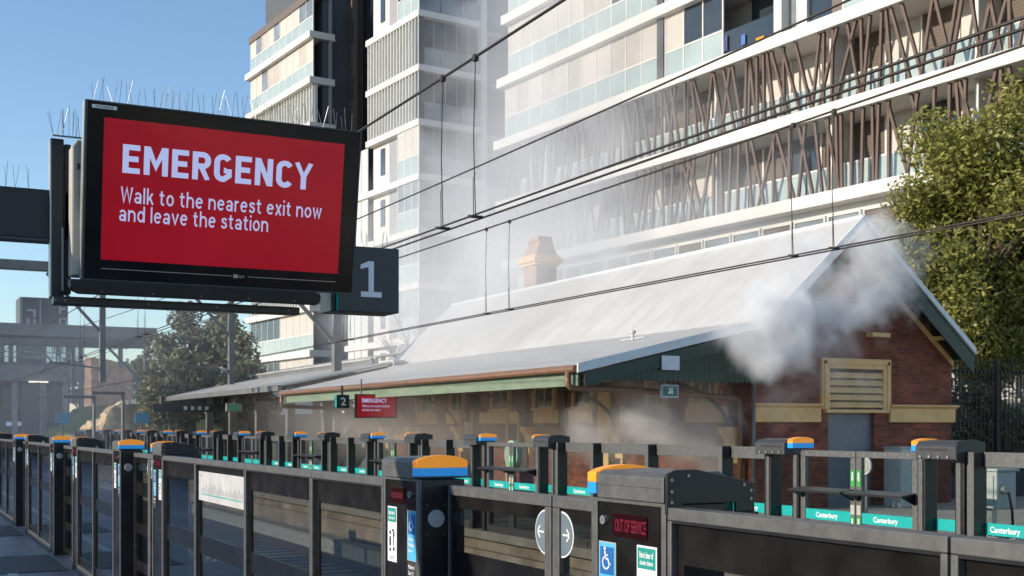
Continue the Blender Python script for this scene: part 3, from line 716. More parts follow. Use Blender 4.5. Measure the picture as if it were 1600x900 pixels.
def far_door(y0, y1, meet, label, group, far=False):
    root = thing('sliding_door', label, 'sliding door', (0, y0, 0), group); w = y1 - y0
    f = MB().box(FX + .01, .003, 1.385, FX + .06, w - .003, 1.45)
    for (a, b) in ((.003, .075), (w - .075, w - .003)): f.box(FX + .01, a, 0, FX + .06, b, 1.384)
    f.box(FX + .01, .076, 0, FX + .06, w - .076, .1)
    f.build('frame', M['grey'], root, .003)
    box('pane', M['glass'], root, FX + .03, .076, .101, FX + .037, w - .076, 1.384)
    box('name_band', M['teal'], root, FX + .02, .076, .715, FX + .0285, w - .076, .825)
    # push shelf
    MB().prism([(FX - .19, 1.035), (FX + .008, 1.06), (FX + .008, 1.04), (FX - .17, 1.012)], 'y', .02, w - .02).build('push_bar', M['greyd'], root)
    for y in (.03, w - .05): MB().prism([(FX - .16, 1.014), (FX + .008, 1.035), (FX + .008, .94)], 'y', y, y + .015).build('push_bar_bracket', M['black'], root)
    if not far:
        canterbury(root, w * .5 + .18, .724, FX + .0185)
        for k in range(5): MB().cyl((FX + .01, .12 + k * (w - .24) / 4, 1.42), 'x', .008, -.004, 8).build('bolt', M['steel'], root)
        yy = (w - .07) if meet > 0 else .012
        box('exit_sticker', mat('exit_green', (.03, .3, .06), .5), root, FX + .006, yy, 1.09, FX + .0095, yy + .055, 1.255)
        a = MB().bar((FX + .0052, yy + .0275, 1.235), (FX + .0052, yy + .0275, 1.16), .0012, .014)
        a.prism([(yy + .008, 1.175), (yy + .047, 1.175), (yy + .0275, 1.14)], 'x', FX + .0046, FX + .0058)
        a.build('exit_arrow', M['white'], root)
        box('exit_sticker', mat('exit_green2', (.03, .3, .06), .5), root, FX + .006, yy, .62, FX + .0095, yy + .055, .78)
        box('exit_sticker', M['casing'], root, FX + .006, yy, .80, FX + .0095, yy + .055, .9)
        box('exit_mark', M['white'], root, FX + .0045, yy + .018, .64, FX + .0058, yy + .037, .76)
    return root
GFC, GFD, GFP = 'motor cabinets of the far screen doors', 'sliding leaves of the far screen doors', 'fixed glass panels of the far screen'
sets = [(7.92, 8.52, 10.20, 10.75), (15.55, 16.14, 17.9, 18.45), (20.6, 21.2, 22.9, 23.45), (25.75, 26.35, 28.0, 28.55)]
while sets[-1][0] < 58: sets.append(tuple(v + 5.1 for v in sets[-1]))
ordn = ['first', 'second', 'third', 'fourth']
for i, (a, b, c_, d) in enumerate(sets):
    far = i > 3
    wh = ('%s doorway from the right, far platform' % ordn[i]) if not far else ''
    if i == 0: wh = 'far doorway in front of the brick gable'
    ca = put(fR, a + (.0 if i else 0), ('cabinet at the right of the ' + wh) if not far else 'tiny dark cabinet with orange cap in the hazy distance of the far screen', GFC)
    cb = put(fL, c_, ('cabinet at the left of the ' + wh) if not far else 'tiny dark cabinet with orange cap in the hazy distance of the far screen', GFC)
    m_ = (b + c_) / 2
    t = 'tiny grey framed door leaf in the hazy distance of the far screen'
    far_door(b, m_ - .003, 1, t if far else 'right leaf with push bar in the ' + wh, GFD, far)
    far_door(m_ + .003, c_, -1, t if far else 'left leaf with push bar in the ' + wh, GFD, far)
    nxt = sets[i + 1][0] if i + 1 < len(sets) else d + 2.15
    cuts = [d, 11.62, 13.18, 14.55, nxt] if i == 0 else [d, (d + nxt) / 2, nxt]
    for k, (p, q_) in enumerate(zip(cuts, cuts[1:])):
        if far: lb = 'tiny glass panel in the hazy distance of the far screen'
        elif i == 0: lb = ['glass panel with two teal station names left of the gable doorway', 'far glass panel with dark upper window left of the sunlit corbel', 'glass panel third to the left of the gable doorway', 'glass panel right of the second cabinet with lit orange cap'][k]
        else: lb = '%s glass panel between the %s and %s doorways of the far screen' % (('right', 'left')[k], ordn[i], ordn[i + 1] if i < 3 else 'next distant')
        far_panel(p, q_ - .002, lb, GFP, 2, True, far)
far_panel(5.9, 7.9, 'far platform glass panel at the right edge with a white box behind it', GFP, 1)
far_panel(3.6, 5.88, 'far platform glass panel right of the one with the white box', GFP, 1)
# ================================================================== BRICK STATION BUILDING
YB, YW, YE, YA = 19.07, 19.6, 39.8, 37.75
XW, XR, AX = 15.74, 21.29, 11.27
BEND, APEX, EAVE = (15.70, 3.80), (18.18, 6.02), (21.40, 3.33)
sb_ = thing('station_building', 'old red brick station building with steep grey corrugated roof and green trim', 'building', (XW, YW, 0))
OFF = (-XW, -YW, 0)
def P(mb, name, m, parent=sb_, bevel=0, smooth=False): return mb.build(name, m, parent, bevel, smooth, OFF if parent is sb_ else None)
g = MB()
gx = [TR.X(u, YW) for u in (1280, 1388)]
dx0, dx1 = TR.X(1294, YW), TR.X(1366, YW)
# gable in pieces round the door and vent opening
sl = lambda x: (BEND[1] + (x - BEND[0]) * (APEX[1] - BEND[1]) / (APEX[0] - BEND[0])) if x < APEX[0] else (APEX[1] - (x - APEX[0]) * (APEX[1] - EAVE[1]) / (EAVE[0] - APEX[0]))
g.prism([(XW, 0), (dx0, 0), (dx0, sl(dx0) - .03), (XW, sl(XW) - .03)], 'y', YW, YW + .3)
g.prism([(dx0, 2.2), (dx1, 2.2), (dx1, sl(dx1) - .03), (APEX[0], APEX[1] - .04), (dx0, sl(dx0) - .03)], 'y', YW, YW + .3)
g.prism([(dx1, 0), (XR, 0), (XR, sl(XR) - .03), (dx1, sl(dx1) - .03)], 'y', YW, YW + .3)
g.box(XW, YW + .301, 0, XW + .3, YE - .3, 3.79).box(XR - .3, YW + .301, 0, XR, YE - .3, 3.3)
g.prism([(XW, 0), (XR, 0), (XR, sl(XR) - .03), (APEX[0], APEX[1] - .04), (XW, sl(XW) - .03)], 'y', YE - .299, YE - .05)
P(g, 'brick_wall', M['brick'])
th = .05
P(MB().prism([BEND, APEX, (APEX[0], APEX[1] + th * 1.3), (BEND[0] - .01, BEND[1] + th)], 'y', YB, YE), 'roof_slope', M['roof'])
P(MB().prism([(APEX[0] + .002, APEX[1]), EAVE, (EAVE[0], EAVE[1] + th), (APEX[0] + .002, APEX[1] + th * 1.3)], 'y', YB, YE), 'roof_slope', M['roof'])
P(MB().prism([(AX, 2.78), (BEND[0] - .012, BEND[1] - .002), (BEND[0] - .012, BEND[1] + th), (AX, 2.83)], 'y', YB, YA), 'awning_roof', M['roof'])
P(MB().tube([(APEX[0], YB, APEX[1] + .08), (APEX[0], YE, APEX[1] + .08)], .05, 8), 'ridge_capping', M['flash'])
def slope_strip(name, m, a, b, dz0, dz1, y0, y1):
    P(MB().prism([(a[0], a[1] + dz0), (b[0], b[1] + dz0), (b[0], b[1] + dz1), (a[0], a[1] + dz1)], 'y', y0, y1), name, m)
slope_strip('barge_flashing', M['flash'], (AX - .05, 2.83), (BEND[0] - .05, BEND[1] + .05), -.14, .035, YB - .05, YB - .004)
slope_strip('barge_flashing', M['flash'], (BEND[0] - .04, BEND[1] + .04), (APEX[0], APEX[1] + .07), -.20, .05, YB - .05, YB - .004)
slope_strip('barge_flashing', M['flash'], (APEX[0] + .003, APEX[1] + .07), (EAVE[0] + .04, EAVE[1] + .06), -.09, .05, YB - .05, YB - .004)
slope_strip('barge_board', M['dgreen'], (AX + .1, 2.84), (BEND[0], BEND[1] + .03), -.40, -.142, YB - .035, YB - .006)
slope_strip('barge_board', M['dgreen'], BEND, APEX, -.42, -.2, YB - .035, YB - .006)
slope_strip('barge_board', M['dgreen'], (APEX[0] + .003, APEX[1]), (EAVE[0] - .02, EAVE[1]), -.46, -.092, YB - .035, YB - .006)
slope_strip('soffit_board', M['dgreen'], (APEX[0] + .003, APEX[1]), (EAVE[0] - .02, EAVE[1]), -.05, -.01, YB + .002, YW - .002)
slope_strip('soffit_board', M['dgreen'], BEND, APEX, -.05, -.01, YB + .002, YW - .002)
slope_strip('wall_moulding', M['cream'], (APEX[0] + .3, APEX[1] - .25), (XR + .02, EAVE[1] + .09), -.36, -.24, YW - .05, YW - .003)
slope_strip('wall_moulding', M['cream'], (BEND[0] + .1, BEND[1] + .09), (APEX[0] - .3, APEX[1] - .27), -.36, -.24, YW - .05, YW - .003)
P(MB().box(EAVE[0] - .1, YB, EAVE[1] - .12, EAVE[0] + .04, YE, EAVE[1] - .002), 'gutter', M['dgreen'])
lp, lp2 = MB(), MB()                        # sheet laps down the slopes
for k in range(1, 27):
    y = YB + k * .762
    lp.prism([(BEND[0] - .01, BEND[1] + th + .001), (APEX[0], APEX[1] + th * 1.3 + .001), (APEX[0], APEX[1] + th * 1.3 + .003), (BEND[0] - .01, BEND[1] + th + .003)], 'y', y, y + .03)
    if y < YA - .2: lp2.prism([(AX, 2.831), (BEND[0] - .012, BEND[1] + th + .001), (BEND[0] - .012, BEND[1] + th + .003), (AX, 2.833)], 'y', y + .1, y + .13)
P(lp, 'sheet_laps', M['roof']); P(lp2, 'sheet_laps', M['roof'])
# scalloped timber infill at the awning end
va = MB(); x = AX + .75; bz = 2.60
while x < XW - .05:
    z1 = 2.80 + (x - AX) * (BEND[1] - 2.80) / (BEND[0] - AX) - .16
    pts = [(x + .118 * k / 6, bz - .045 * math.sin(math.pi * k / 6)) for k in range(7)]
    va.prism(pts + [(x + .118, z1 + .02), (x, z1)], 'y', YB + .012 + R.uniform(0, .006), YB + .035); x += .122
P(va, 'scalloped_valance', M['dgreen'])
P(MB().box(13.05, YB - .07, 2.78, 13.45, YB - .052, 3.05), 'access_plate', M['flash'])
P(MB().bar((12.75, YB - .03, 3.21), (13.5, YB - .03, 3.36), .05, .012), 'loose_capping', M['flash'])
P(MB().tube([(AX - .06, YB + .02, 2.77), (AX - .06, YA, 2.77)], .07, 8), 'gutter', M['brown'])
P(MB().box(AX + .06, YB + .15, 2.46, AX + .10, YA - .1, 2.71), 'fascia', M['lgreen'])
ser = MB(); y = YB + .05
while y < YA: ser.box(AX - .03, y, 2.832, AX + .25, y + .035, 2.856); y += .076
P(ser, 'sheet_edge', M['roof'])
def pipe(pts, r, name='downpipe', m=None):
    out = []
    for i, p in enumerate(pts):                 # rounded corners
        p = Vector(p)
        if 0 < i < len(pts) - 1:
            a = (Vector(pts[i - 1]) - p).normalized(); b = (Vector(pts[i + 1]) - p).normalized()
            for k in range(5):
                t = k / 4; out.append(p + a * .12 * (1 - t) ** 2 + b * .12 * t ** 2)
        else: out.append(p)
    P(MB().tube(out, r, 10), name, m or M['brown'], smooth=True)
y9 = TR.Y(892, AX)
pipe([(AX - .06, y9, 2.74), (AX - .06, y9, 2.42), (AX + 1.5, y9 + .05, 2.40), (XW - .14, YW + .3, 2.28), (XW - .14, YW + .3, 0)], .058, m=M['brown'])
pipe([(AX - .06, YA - .2, 2.74), (AX - .06, YA - .2, 2.36), (AX + 2.6, YA - .2, 2.27)], .06)
pipe([(XW - .1, YW - .08, 2.9), (XW - .1, YW - .08, 0)], .04, m=M['mast'])
# bands, vent and door of the gable
for a, b in ((XW - .06, gx[0] - .003), (gx[1] + .003, XR + .06)):
    P(MB().box(a, YW - .07, 1.80, b, YW - .002, 2.10), 'string_course', M['cream'], bevel=.006)
    P(MB().prism([(YW - .075, 2.101), (YW - .15, 2.15), (YW - .15, 2.18), (YW - .003, 2.19), (YW - .003, 2.101)], 'x', a - .04, b + (.04 if b > 20 else 0)), 'cornice', M['cream'])
vz0, vz1 = TR.Z(640, 18.5, YW), TR.Z(561, 18.5, YW)
vf = MB(); fw = .22
vf.box(gx[0], YW - .09, vz0, gx[0] + fw, YW - .002, vz1).box(gx[1] - fw, YW - .09, vz0, gx[1], YW - .002, vz1).box(gx[0] + fw, YW - .09, vz1 - .22, gx[1] - fw, YW - .002, vz1)
P(vf, 'vent_frame', M['cream'], bevel=.01)
vi = MB().box(gx[0] + .06, YW - .115, vz0, gx[0] + .12, YW - .091, vz1 - .06).box(gx[1] - .12, YW - .115, vz0, gx[1] - .06, YW - .091, vz1 - .06).box(gx[0] + .06, YW - .115, vz1 - .12, gx[1] - .06, YW - .0911, vz1 - .06)
P(vi, 'vent_moulding', M['cream'])
P(MB().box(gx[0] + fw, YW - .01, vz0, gx[1] - fw, YW - .003, vz1 - .22), 'vent_back', M['dbrown'])
n = 5
for k in range(n):
    z = vz0 + .05 + (vz1 - .22 - vz0 - .08) * k / n
    P(MB().prism([(YW - .085, z), (YW - .02, z + .11), (YW - .012, z + .10), (YW - .075, z - .012)], 'x', gx[0] + fw + .003, gx[1] - fw - .003), 'vent_blade', M['cream'])
P(MB().box(gx[0] + .1, YW - .13, vz0 - .07, gx[1] - .1, YW - .005, vz0 - .002), 'vent_sill', M['cream'])
P(MB().box(dx0, YW + .1, 0, dx1, YW + .16, 2.19), 'door', M['doorgrey'])
P(MB().box(TR.X(1352, YW), YW - .22, 3.63, TR.X(1380, YW), YW - .003, 3.72), 'lamp_hood', M['cream'], bevel=.01)
P(MB().box(TR.X(1452, YW), YW - .3, 3.62, TR.X(1463, YW), YW - .003, 3.70), 'floodlight', M['cream'])
# side wall under the awning: windows, aprons, corbels and curved brackets
def sy(u): return TR.Y(u, XW)
def window(u1, u0, z0, z1, mull=1):
    y0, y1 = sy(u0), sy(u1); root = MB()
    root.box(XW - .10, y0, z0, XW - .002, y0 + .09, z1).box(XW - .10, y1 - .09, z0, XW - .002, y1, z1).box(XW - .10, y0 + .09, z1 - .1, XW - .002, y1 - .09, z1).box(XW - .13, y0 - .03, z0 - .08, XW - .002, y1 + .03, z0 - .001)
    w_ = P(root, 'window', M['cream'])
    MB().box(XW - .03, y0 + .09, z0, XW - .022, y1 - .09, z1 - .1).build('pane', M['pane'], w_)
    m_ = MB()
    for k in range(mull): yy = y0 + (y1 - y0) * (k + 1) / (mull + 1); m_.box(XW - .05, yy - .025, z0, XW - .031, yy + .025, z1 - .1)
    m_.box(XW - .05, y0 + .09, (z0 + z1) / 2 - .02, XW - .0312, y1 - .09, (z0 + z1) / 2 + .02)
    m_.build('sash', M['cream'], w_)
for u1, u0 in ((836, 870), (898, 930), (770, 800), (706, 728), (660, 680), (1083, 1126), (1012, 1046)):
    window(u1, u0, 2.22, 3.25, 1 if u0 - u1 < 40 else 2)
for u1, u0 in ((836, 876), (892, 928), (752, 812), (700, 730), (1074, 1140), (978, 1050), (655, 684)):
    y0, y1 = sy(u0), sy(u1)
    P(MB().box(XW - .07, y0, 1.80, XW - .0025, y1, 2.135), 'apron_panel', M['cream'], bevel=.005)
for u1, u0 in ((937, 956), (876, 886), (815, 826), (742, 752)):
    y0, y1 = sy(u0), sy(u1)
    P(MB().box(XW - .06, y0, 0, XW - .0022, y1, 3.3), 'pilaster', M['cream'] if u1 > 930 else M['dbrown'])
for u1, u0 in ((957, 976), (798, 814), (725, 741)):
    y0, y1 = sy(u0), sy(u1)
    d = P(MB().box(XW - .05, y0, 0, XW - .0023, y1, 2.15), 'door', M['dbrown'])
    MB().box(XW - .12, y0 - .08, 0, XW - .0024, y0 - .002, 2.2).box(XW - .12, y1 + .002, 0, XW - .0024, y1 + .08, 2.2).build('door_frame', M['cream'], d)
for u in (1135, 958, 822, 712, 640, 598, 560):
    y = TR.Y(u, XW - .3)
    co = MB().prism([(XW - .002, .9), (XW - .14, .95), (XW - .16, 1.2), (XW - .24, 1.25), (XW - .26, 1.45), (XW - .40, 1.58), (XW - .44, 1.70), (XW - .002, 1.70)], 'y', y - .17, y + .17)
    P(co, 'corbel', M['cream'], bevel=.01)
    pts = []
    for k in range(11):
        t = rad(9 * k); pts.append((XW - .28 - 2.3 * (1 - math.cos(t)), y, 1.70 + .98 * math.sin(t)))
    P(MB().tube(pts, .045, 6), 'curved_bracket', M['dbrown'])
    P(MB().bar((XW - .05, y, 2.72), (AX + .3, y, 2.66), .07, .09), 'awning_beam', M['dbrown'])
# chimney
cy = TR.Y(838, 18.7)
ch = MB().box(18.7, cy, 5.2, 19.45, cy + .85, 6.95)
P(ch, 'chimney', M['brickl'])
P(MB().box(18.62, cy - .08, 6.95, 19.53, cy + .93, 7.05).box(18.54, cy - .16, 7.05, 19.61, cy + 1.01, 7.22).box(18.62, cy - .08, 7.22, 19.53, cy + .93, 7.3), 'chimney_corbel', M['cream'], bevel=.02)
P(MB().prism([(18.68, 7.3), (19.47, 7.3), (19.3, 7.75), (18.85, 7.75)], 'y', cy, cy + .85), 'chimney_stack', M['brickl'])
P(MB().box(18.82, cy + .1, 7.75, 19.33, cy + .75, 7.9), 'chimney_pot', M['brickl'])
def vent(y, t):
    x = BEND[0] + (AX - BEND[0]) * t; z = BEND[1] + (2.83 - BEND[1]) * t + .03
    P(MB().cyl((x, y, z), 'z', .035, .16, 10).cyl((x, y, z + .16), 'z', .07, .06, 10).bar((x - .1, y + .3, z + .02), (x + .1, y - .3, z + .06), .02), 'roof_vent', M['roof'])
vent(TR.Y(1005, 15), .22); vent(37.2, .18)

# ================================================================== THINGS ON AND UNDER THE AWNING
ex = thing('exit_sign', 'green running man exit sign hanging under the awning end', 'exit sign', (TR.X(1047, YB + .1), YB + .1, 2.39))
hw = .2
box('casing', M['plastic'], ex, -hw, 0, -.135, hw, .07, .12, .008)
box('face', mat('exit_face', (.035, .13, .09), .5), ex, -hw + .03, -.004, -.1, hw - .03, -.0005, .09)
mn = MB()
for (a, b, c_, d) in ((0, .05, .02, .07), (-.005, .0, .02, .045), (-.03, .02, .0, .035), (.015, -.045, .045, .0), (-.03, -.06, .005, -.005), (.02, .025, .045, .035)): mn.box(a - .005, -.0065, b, c_ - .005, -.0045, d)
mn.build('running_man', M['white'], ex)
box('door_mark', M['white'], ex, .045, -.0065, -.07, .06, -.0045, .07)
MB().tube([(0, .03, .12), (0, .03, .27)], .012, 6).build('hanger', M['dbrown'], ex)
fy = 29.6
fd = thing('display_screen', 'faded red emergency display hanging in the smoke under the awning', 'display screen', ((TR.X(558, fy) + TR.X(618, fy)) / 2, fy, 2.24))
hw = (TR.X(618, fy) - TR.X(558, fy)) / 2
box('housing', M['gloss'], fd, -hw - .04, .0, -.31, hw + .04, .1, .31)
box('screen', mat('far_screen_red', (.5, 0, .012), .3, var=.03, emit=.14), fd, -hw, -.004, -.28, hw, -.0005, .28)
fit_text('heading', 'EMERGENCY', M['lilac'], fd, -hw * .75, hw * .55, .09, .2, -.007, bold=.02)
fit_text('message_lettering', 'Walk to the nearest exit now', M['lilac'], fd, -hw * .75, hw * .7, -.03, .04, -.007)
fit_text('message_lettering', 'and leave the station', M['lilac'], fd, -hw * .75, hw * .2, -.13, -.06, -.007)
for x in (-.4, .4): MB().tube([(x, .05, .31), (x, .05, .7)], .02, 6).build('hanger', M['dbrown'], fd)
s2 = thing('platform_sign', 'small black platform sign with number 2 under the far awning edge', 'sign', (TR.X(536, 29.4), 29.4, 2.35))
box('face', M['navy'], s2, -.17, 0, -.17, .17, .16, .17, .004)
fit_text('figure', '2', M['white'], s2, -.06, .08, -.1, .1, -.002, bold=.01)
box('edge_strip', M['teal'], s2, -.176, 0, -.17, -.171, .1, .17)
MB().bar((0, .08, .17), (0, .08, .40), .05).build('hanger', M['dbrown'], s2)
pl = thing('pendant_lamp', 'dark round pendant lamp hanging below the awning in front of the brick wall', 'lamp', (13.4, TR.Y(742, 13.4), 2.38))
sp_ = []
for k in range(9):
    t = math.pi * k / 8; sp_.append((0, 0, .17 * -math.cos(t)))
MB().tube(sp_, [max(.01, .15 * math.sin(math.pi * k / 8)) for k in range(9)], 14).build('globe', M['dbrown'], pl, smooth=True)
MB().tube([(0, 0, .17), (0, 0, .55)], .02, 6).build('stem', M['dbrown'], pl)
nb = thing('notice_board', 'small square framed notice on the brick wall under the awning', 'notice board', (XW - .05, TR.Y(733, XW), 1.67))
box('frame', M['dgreen'], nb, -.03, -.3, -.25, .0, .3, .25); box('sheet', M['casing'], nb, -.034, -.22, -.18, -.0305, .22, .18)
rs = thing('red_sign', 'narrow red fire notice near the building corner under the awning', 'sign', (XW - .55, TR.Y(1131, XW - .5), 2.35))
box('plate', mat('fire_red', (.4, .02, .03), .5), rs, -.01, -.09, -.2, .01, .09, .2); box('mark', M['white'], rs, -.013, -.02, -.1, -.0105, .02, .1)
MB().bar((0, 0, .2), (0, 0, .35), .015).build('hanger', M['dbrown'], rs)

# equipment on the far platform, seen through the glass
def cabinet(label, x, y, z0, z1, wx, wy, m, cat='cabinet'):
    t = thing('equipment_cabinet', label, cat, (x, y, 0))
    box('cabinet_body', m, t, -wx / 2, -wy / 2, z0, wx / 2, wy / 2, z1, .015)
    box('cabinet_lid', m, t, -wx / 2 - .02, -wy / 2 - .02, z1 + .001, wx / 2 + .02, wy / 2 + .02, z1 + .03, .006)
    box('cabinet_door', m, t, -wx / 2 - .012, -wy / 2 + .04, z0 + .05, -wx / 2 - .002, wy / 2 - .04, z1 - .04, .004)
    return t
yb = 9.3; xb = TR.X(1548, yb)
c1 = cabinet('white metal junction box with a round connector, behind the far glass at right', xb, yb, .82, 1.22, .3, .42, M['plastic'])
MB().cyl((-.05, -.26, 1.03), 'y', .05, .05, 12).build('connector', M['steel'], c1)
MB().tube([(-.05, -.28, 1.0), (-.02, -.3, .8), (.05, -.25, .6), (.05, -.2, .3)], .015, 6).build('cable', M['black'], c1)
MB().box(-.04, -.05, 0, .04, .05, .819).build('post', M['steel'], c1)
mb_ = MB()
for k in range(7): mb_.box(-.2, -.3, .30 + k * .05, .2, .3, .315 + k * .05)
for k in range(9): mb_.box(-.19, -.29 + k * .07, .28, .19, -.28 + k * .07, .63)
bk = thing('wire_basket', 'white wire basket below the junction box behind the far glass', 'basket', (xb + .1, yb - .1, 0)); mb_.build('wires', M['plastic'], bk); box('base', M['greyd'], bk, -.2, -.3, 0, .2, .3, .28)
cabinet('pale grey cabinet against the brick gable, right of the grey door', TR.X(1405, YW - .5), YW - .55, 0, 1.25, .5, .5, M['plastic'])
def barrel(u, y, label):
    t = thing('round_mirror', label, 'disc sign', (TR.X(u, y), y, 0))
    MB().cyl((0, 0, 1.17), 'x', .13, -.03, 24).build('disc', M['wall_white'], t); MB().cyl((-.031, 0, 1.17), 'x', .105, -.006, 24).build('disc_face', M['casing'], t)
    MB().tube([(.02, 0, 0), (.02, 0, 1.25)], .02, 8).build('post', M['mast'], t)
barrel(1352, 12.5, 'pale round disc on a post behind the gable doorway leaves')
tb = thing('luggage_scale', 'round pale green dial machine on the far platform by the wall', 'machine', (TR.X(806, 22.5), 22.5, 0))
MB().cyl((0, 0, 1.12), 'x', .3, -.12, 28).build('dial', mat('dial_green', (.3, .42, .34), .5), tb); box('pedestal', M['brick'], tb, -.05, -.25, 0, .3, .25, .80, .02)
MB().cyl((-.121, 0, 1.12), 'x', .2, -.012, 24).build('dial_face', M['casing'], tb)

# fence right of the gable
fe = thing('paling_fence', 'tall black steel paling fence right of the brick gable, trees behind', 'fence', (XR + .1, 20.6, 0))
x = 0; pl_ = MB()
while x < 9: pl_.tube([(x, 0, .6), (x, 0, 3.25), (x, 0, 3.42)], [.018, .018, .004], 5); x += .14
pl_.build('paling', M['fence'], fe)['kind'] = 'stuff'
for z in (.75, 1.75, 3.0): box('rail', M['fence'], fe, -.05, .019, z, 9, .05, z + .06)
for x in (2.65, 5.3, 7.9): box('post', M['fence'], fe, x - .05, .052, 0, x + .05, .15, 3.3)
box('base_wall', mat('dark_wall', (.04, .043, .055), .8), fe, -.05, -.06, 0, 9, .1, .6)

# ================================================================== NEWER CANOPY BEYOND
cn = thing('platform_canopy', 'long low grey platform canopy continuing left of the old station building', 'canopy', (13, 40, 0))
O2 = (-13, -40, 0)
def Q(mb, name, m, bevel=0): return mb.build(name, m, cn, bevel, loc=O2)
CY0, CY1 = 37.9, 66
Q(MB().prism([(AX + .05, 3.0), (15.6, 3.90), (15.6, 3.97), (AX + .05, 3.07)], 'y', CY0, CY1), 'canopy_roof', M['roofold'])
Q(MB().prism([(15.5, 4.12), (19.6, 4.85), (19.6, 4.91), (15.5, 4.18)], 'y', YE + .6, CY1 - 4), 'upper_roof', M['roofold'])
Q(MB().box(15.55, YE + .6, 3.88, 15.595, CY1 - 4, 4.13), 'roof_step', M['mast'])
Q(MB().box(AX - .08, CY0, 2.86, AX + .045, CY1, 3.05), 'gutter', M['mast'])
Q(MB().box(AX + .2, CY0, 2.72, 18, CY0 + .1, 2.98), 'end_beam', M['mast'])
for y in (38.4, 42.5, 46.6, 50.7, 54.8, 58.9, 63): 
    Q(MB().box(12.9, y, 0, 13.2, y + .25, 3.0), 'column', M['mast'], .01)
    Q(MB().box(16.6, y, 0, 16.9, y + .25, 3.3), 'column', M['mast'], .01)
    Q(MB().bar((AX + .1, y + .12, 2.93), (15.5, y + .12, 3.77), .1, .14), 'rafter', M['mast'])
Q(MB().box(17.6, CY0, 0, 17.75, CY1, 2.3), 'rear_screen', mat('grey_screen', (.16, .165, .17), .5, var=.1))
gs = thing('exit_sign', 'small green exit sign under the newer canopy, left of its columns', 'exit sign', (TR.X(366, 46), 46, 2.45)); box('casing', M['plastic'], gs, -.3, 0, -.15, .3, .1, .15); box('face', mat('exit_face2', (.05, .25, .16), .5, emit=.15), gs, -.26, -.004, -.11, .26, -.0005, .11)
MB().tube([(0, .05, .15), (0, .05, .6)], .02, 6).build('hanger', M['mast'], gs)
hs = thing('hanging_sign', 'dark hanging direction sign with pale pictograms under the newer canopy', 'sign', (TR.X(300, 52), 52, 2.5)); box('board', M['navy'], hs, -1.6, 0, -.16, 1.6, .12, .16)
for k in range(4): box('pictogram', M['white'], hs, -.35 + k * .3, -.004, -.08, -.2 + k * .3, -.0005, .08)
for x in (-1.3, 1.3): MB().tube([(x, .06, .16), (x, .06, .5)], .03, 6).build('hanger', M['mast'], hs)
stt = thing('stair', 'dim staircase with pale handrails behind the canopy columns', 'stair', (17.2, 41, 0))
stp = MB()
for k in range(14): stp.box(-2.2, k * .3, 2.3 - (k + 1) * .165, -.9, k * .3 + .3, 2.3 - k * .165)
stp.build('steps', M['concrete'], stt)
for x in (-2.25, -.85):
    MB().tube([(x, 0, 3.2), (x, 4.2, .95)], .035, 6).build('handrail', M['steel'], stt)
    MB().bar((x, 0, 2.2), (x, 4.2, -.05), .05, .3).build('stringer', M['mast'], stt)
# ================================================================== APARTMENT BUILDINGS
FL = [6.4, 9.45, 12.5, 15.55, 18.6, 21.65, 24.7, 27.75]
TS = .45
def apart(name, label, X0, Y0):
    t = thing(name, label, 'apartment block', tuple(Matrix.Rotation(APR, 4, 'Z') @ Vector((X0, Y0, 0))), rz=APR)
    off = (-X0, -Y0, 0)
    def A(mb, nm, m, bevel=0, parent=None): return mb.build(nm, m, parent or t, bevel, loc=off if parent is None else None)
    return t, A
FXP = 32.1
ay = lambda u, X=FXP: AP.Y(u, X)
YN, YF = 12.0, ay(793)
ab, A = apart('apartment_block', 'long white apartment block with brown angled battens behind the station', FXP, 30)
A(MB().box(FXP + 1.7, YN, -1.3, FXP + 16, YF - .3, 27.7), 'inner_wall', M['wall_white'])
A(MB().box(FXP + .1, YN, -1.3, FXP + 1.69, YF - .5, 6.39), 'podium_wall', M['wall_white'])
ends = {6.4: 0, 9.45: 0, 12.5: .6, 15.55: .8, 18.6: .5, 21.65: .1, 24.7: .1, 27.75: 0}
for z in FL:
    A(MB().box(FXP - .35, YN, z, FXP + 1.69, YF + ends[z], z + TS), 'floor_slab', M['slab_white'], .02)
# podium storey: white wall with a strip of windows and louvres
A(MB().box(FXP + .3, YN, 6.86, FXP + 1.6, YF - .5, 9.44), 'podium_storey', M['wall_white'])
y = YN + .4; k = 0
while y < YF - 3:
    wdt = 1.5; f_ = MB().box(FXP + .2, y, 8.05, FXP + .299, y + wdt, 8.12).box(FXP + .2, y, 9.1, FXP + .299, y + wdt, 9.17).box(FXP + .2, y, 8.12, FXP + .299, y + .06, 9.1).box(FXP + .2, y + wdt - .06, 8.12, FXP + .299, y + wdt, 9.1)
    wn = A(f_, 'window', M['slab_white'])
    MB().box(FXP + .26, y + .06, 8.12, FXP + .29, y + wdt - .06, 9.1).build('pane', M['louvre'] if k % 3 == 0 else M['midglass'], wn)
    y += 1.62; k += 1
def mull_row(y0, y1, step):
    n = max(1, round((y1 - y0) / step)); return [y0 + (y1 - y0) * i / n for i in range(n + 1)]
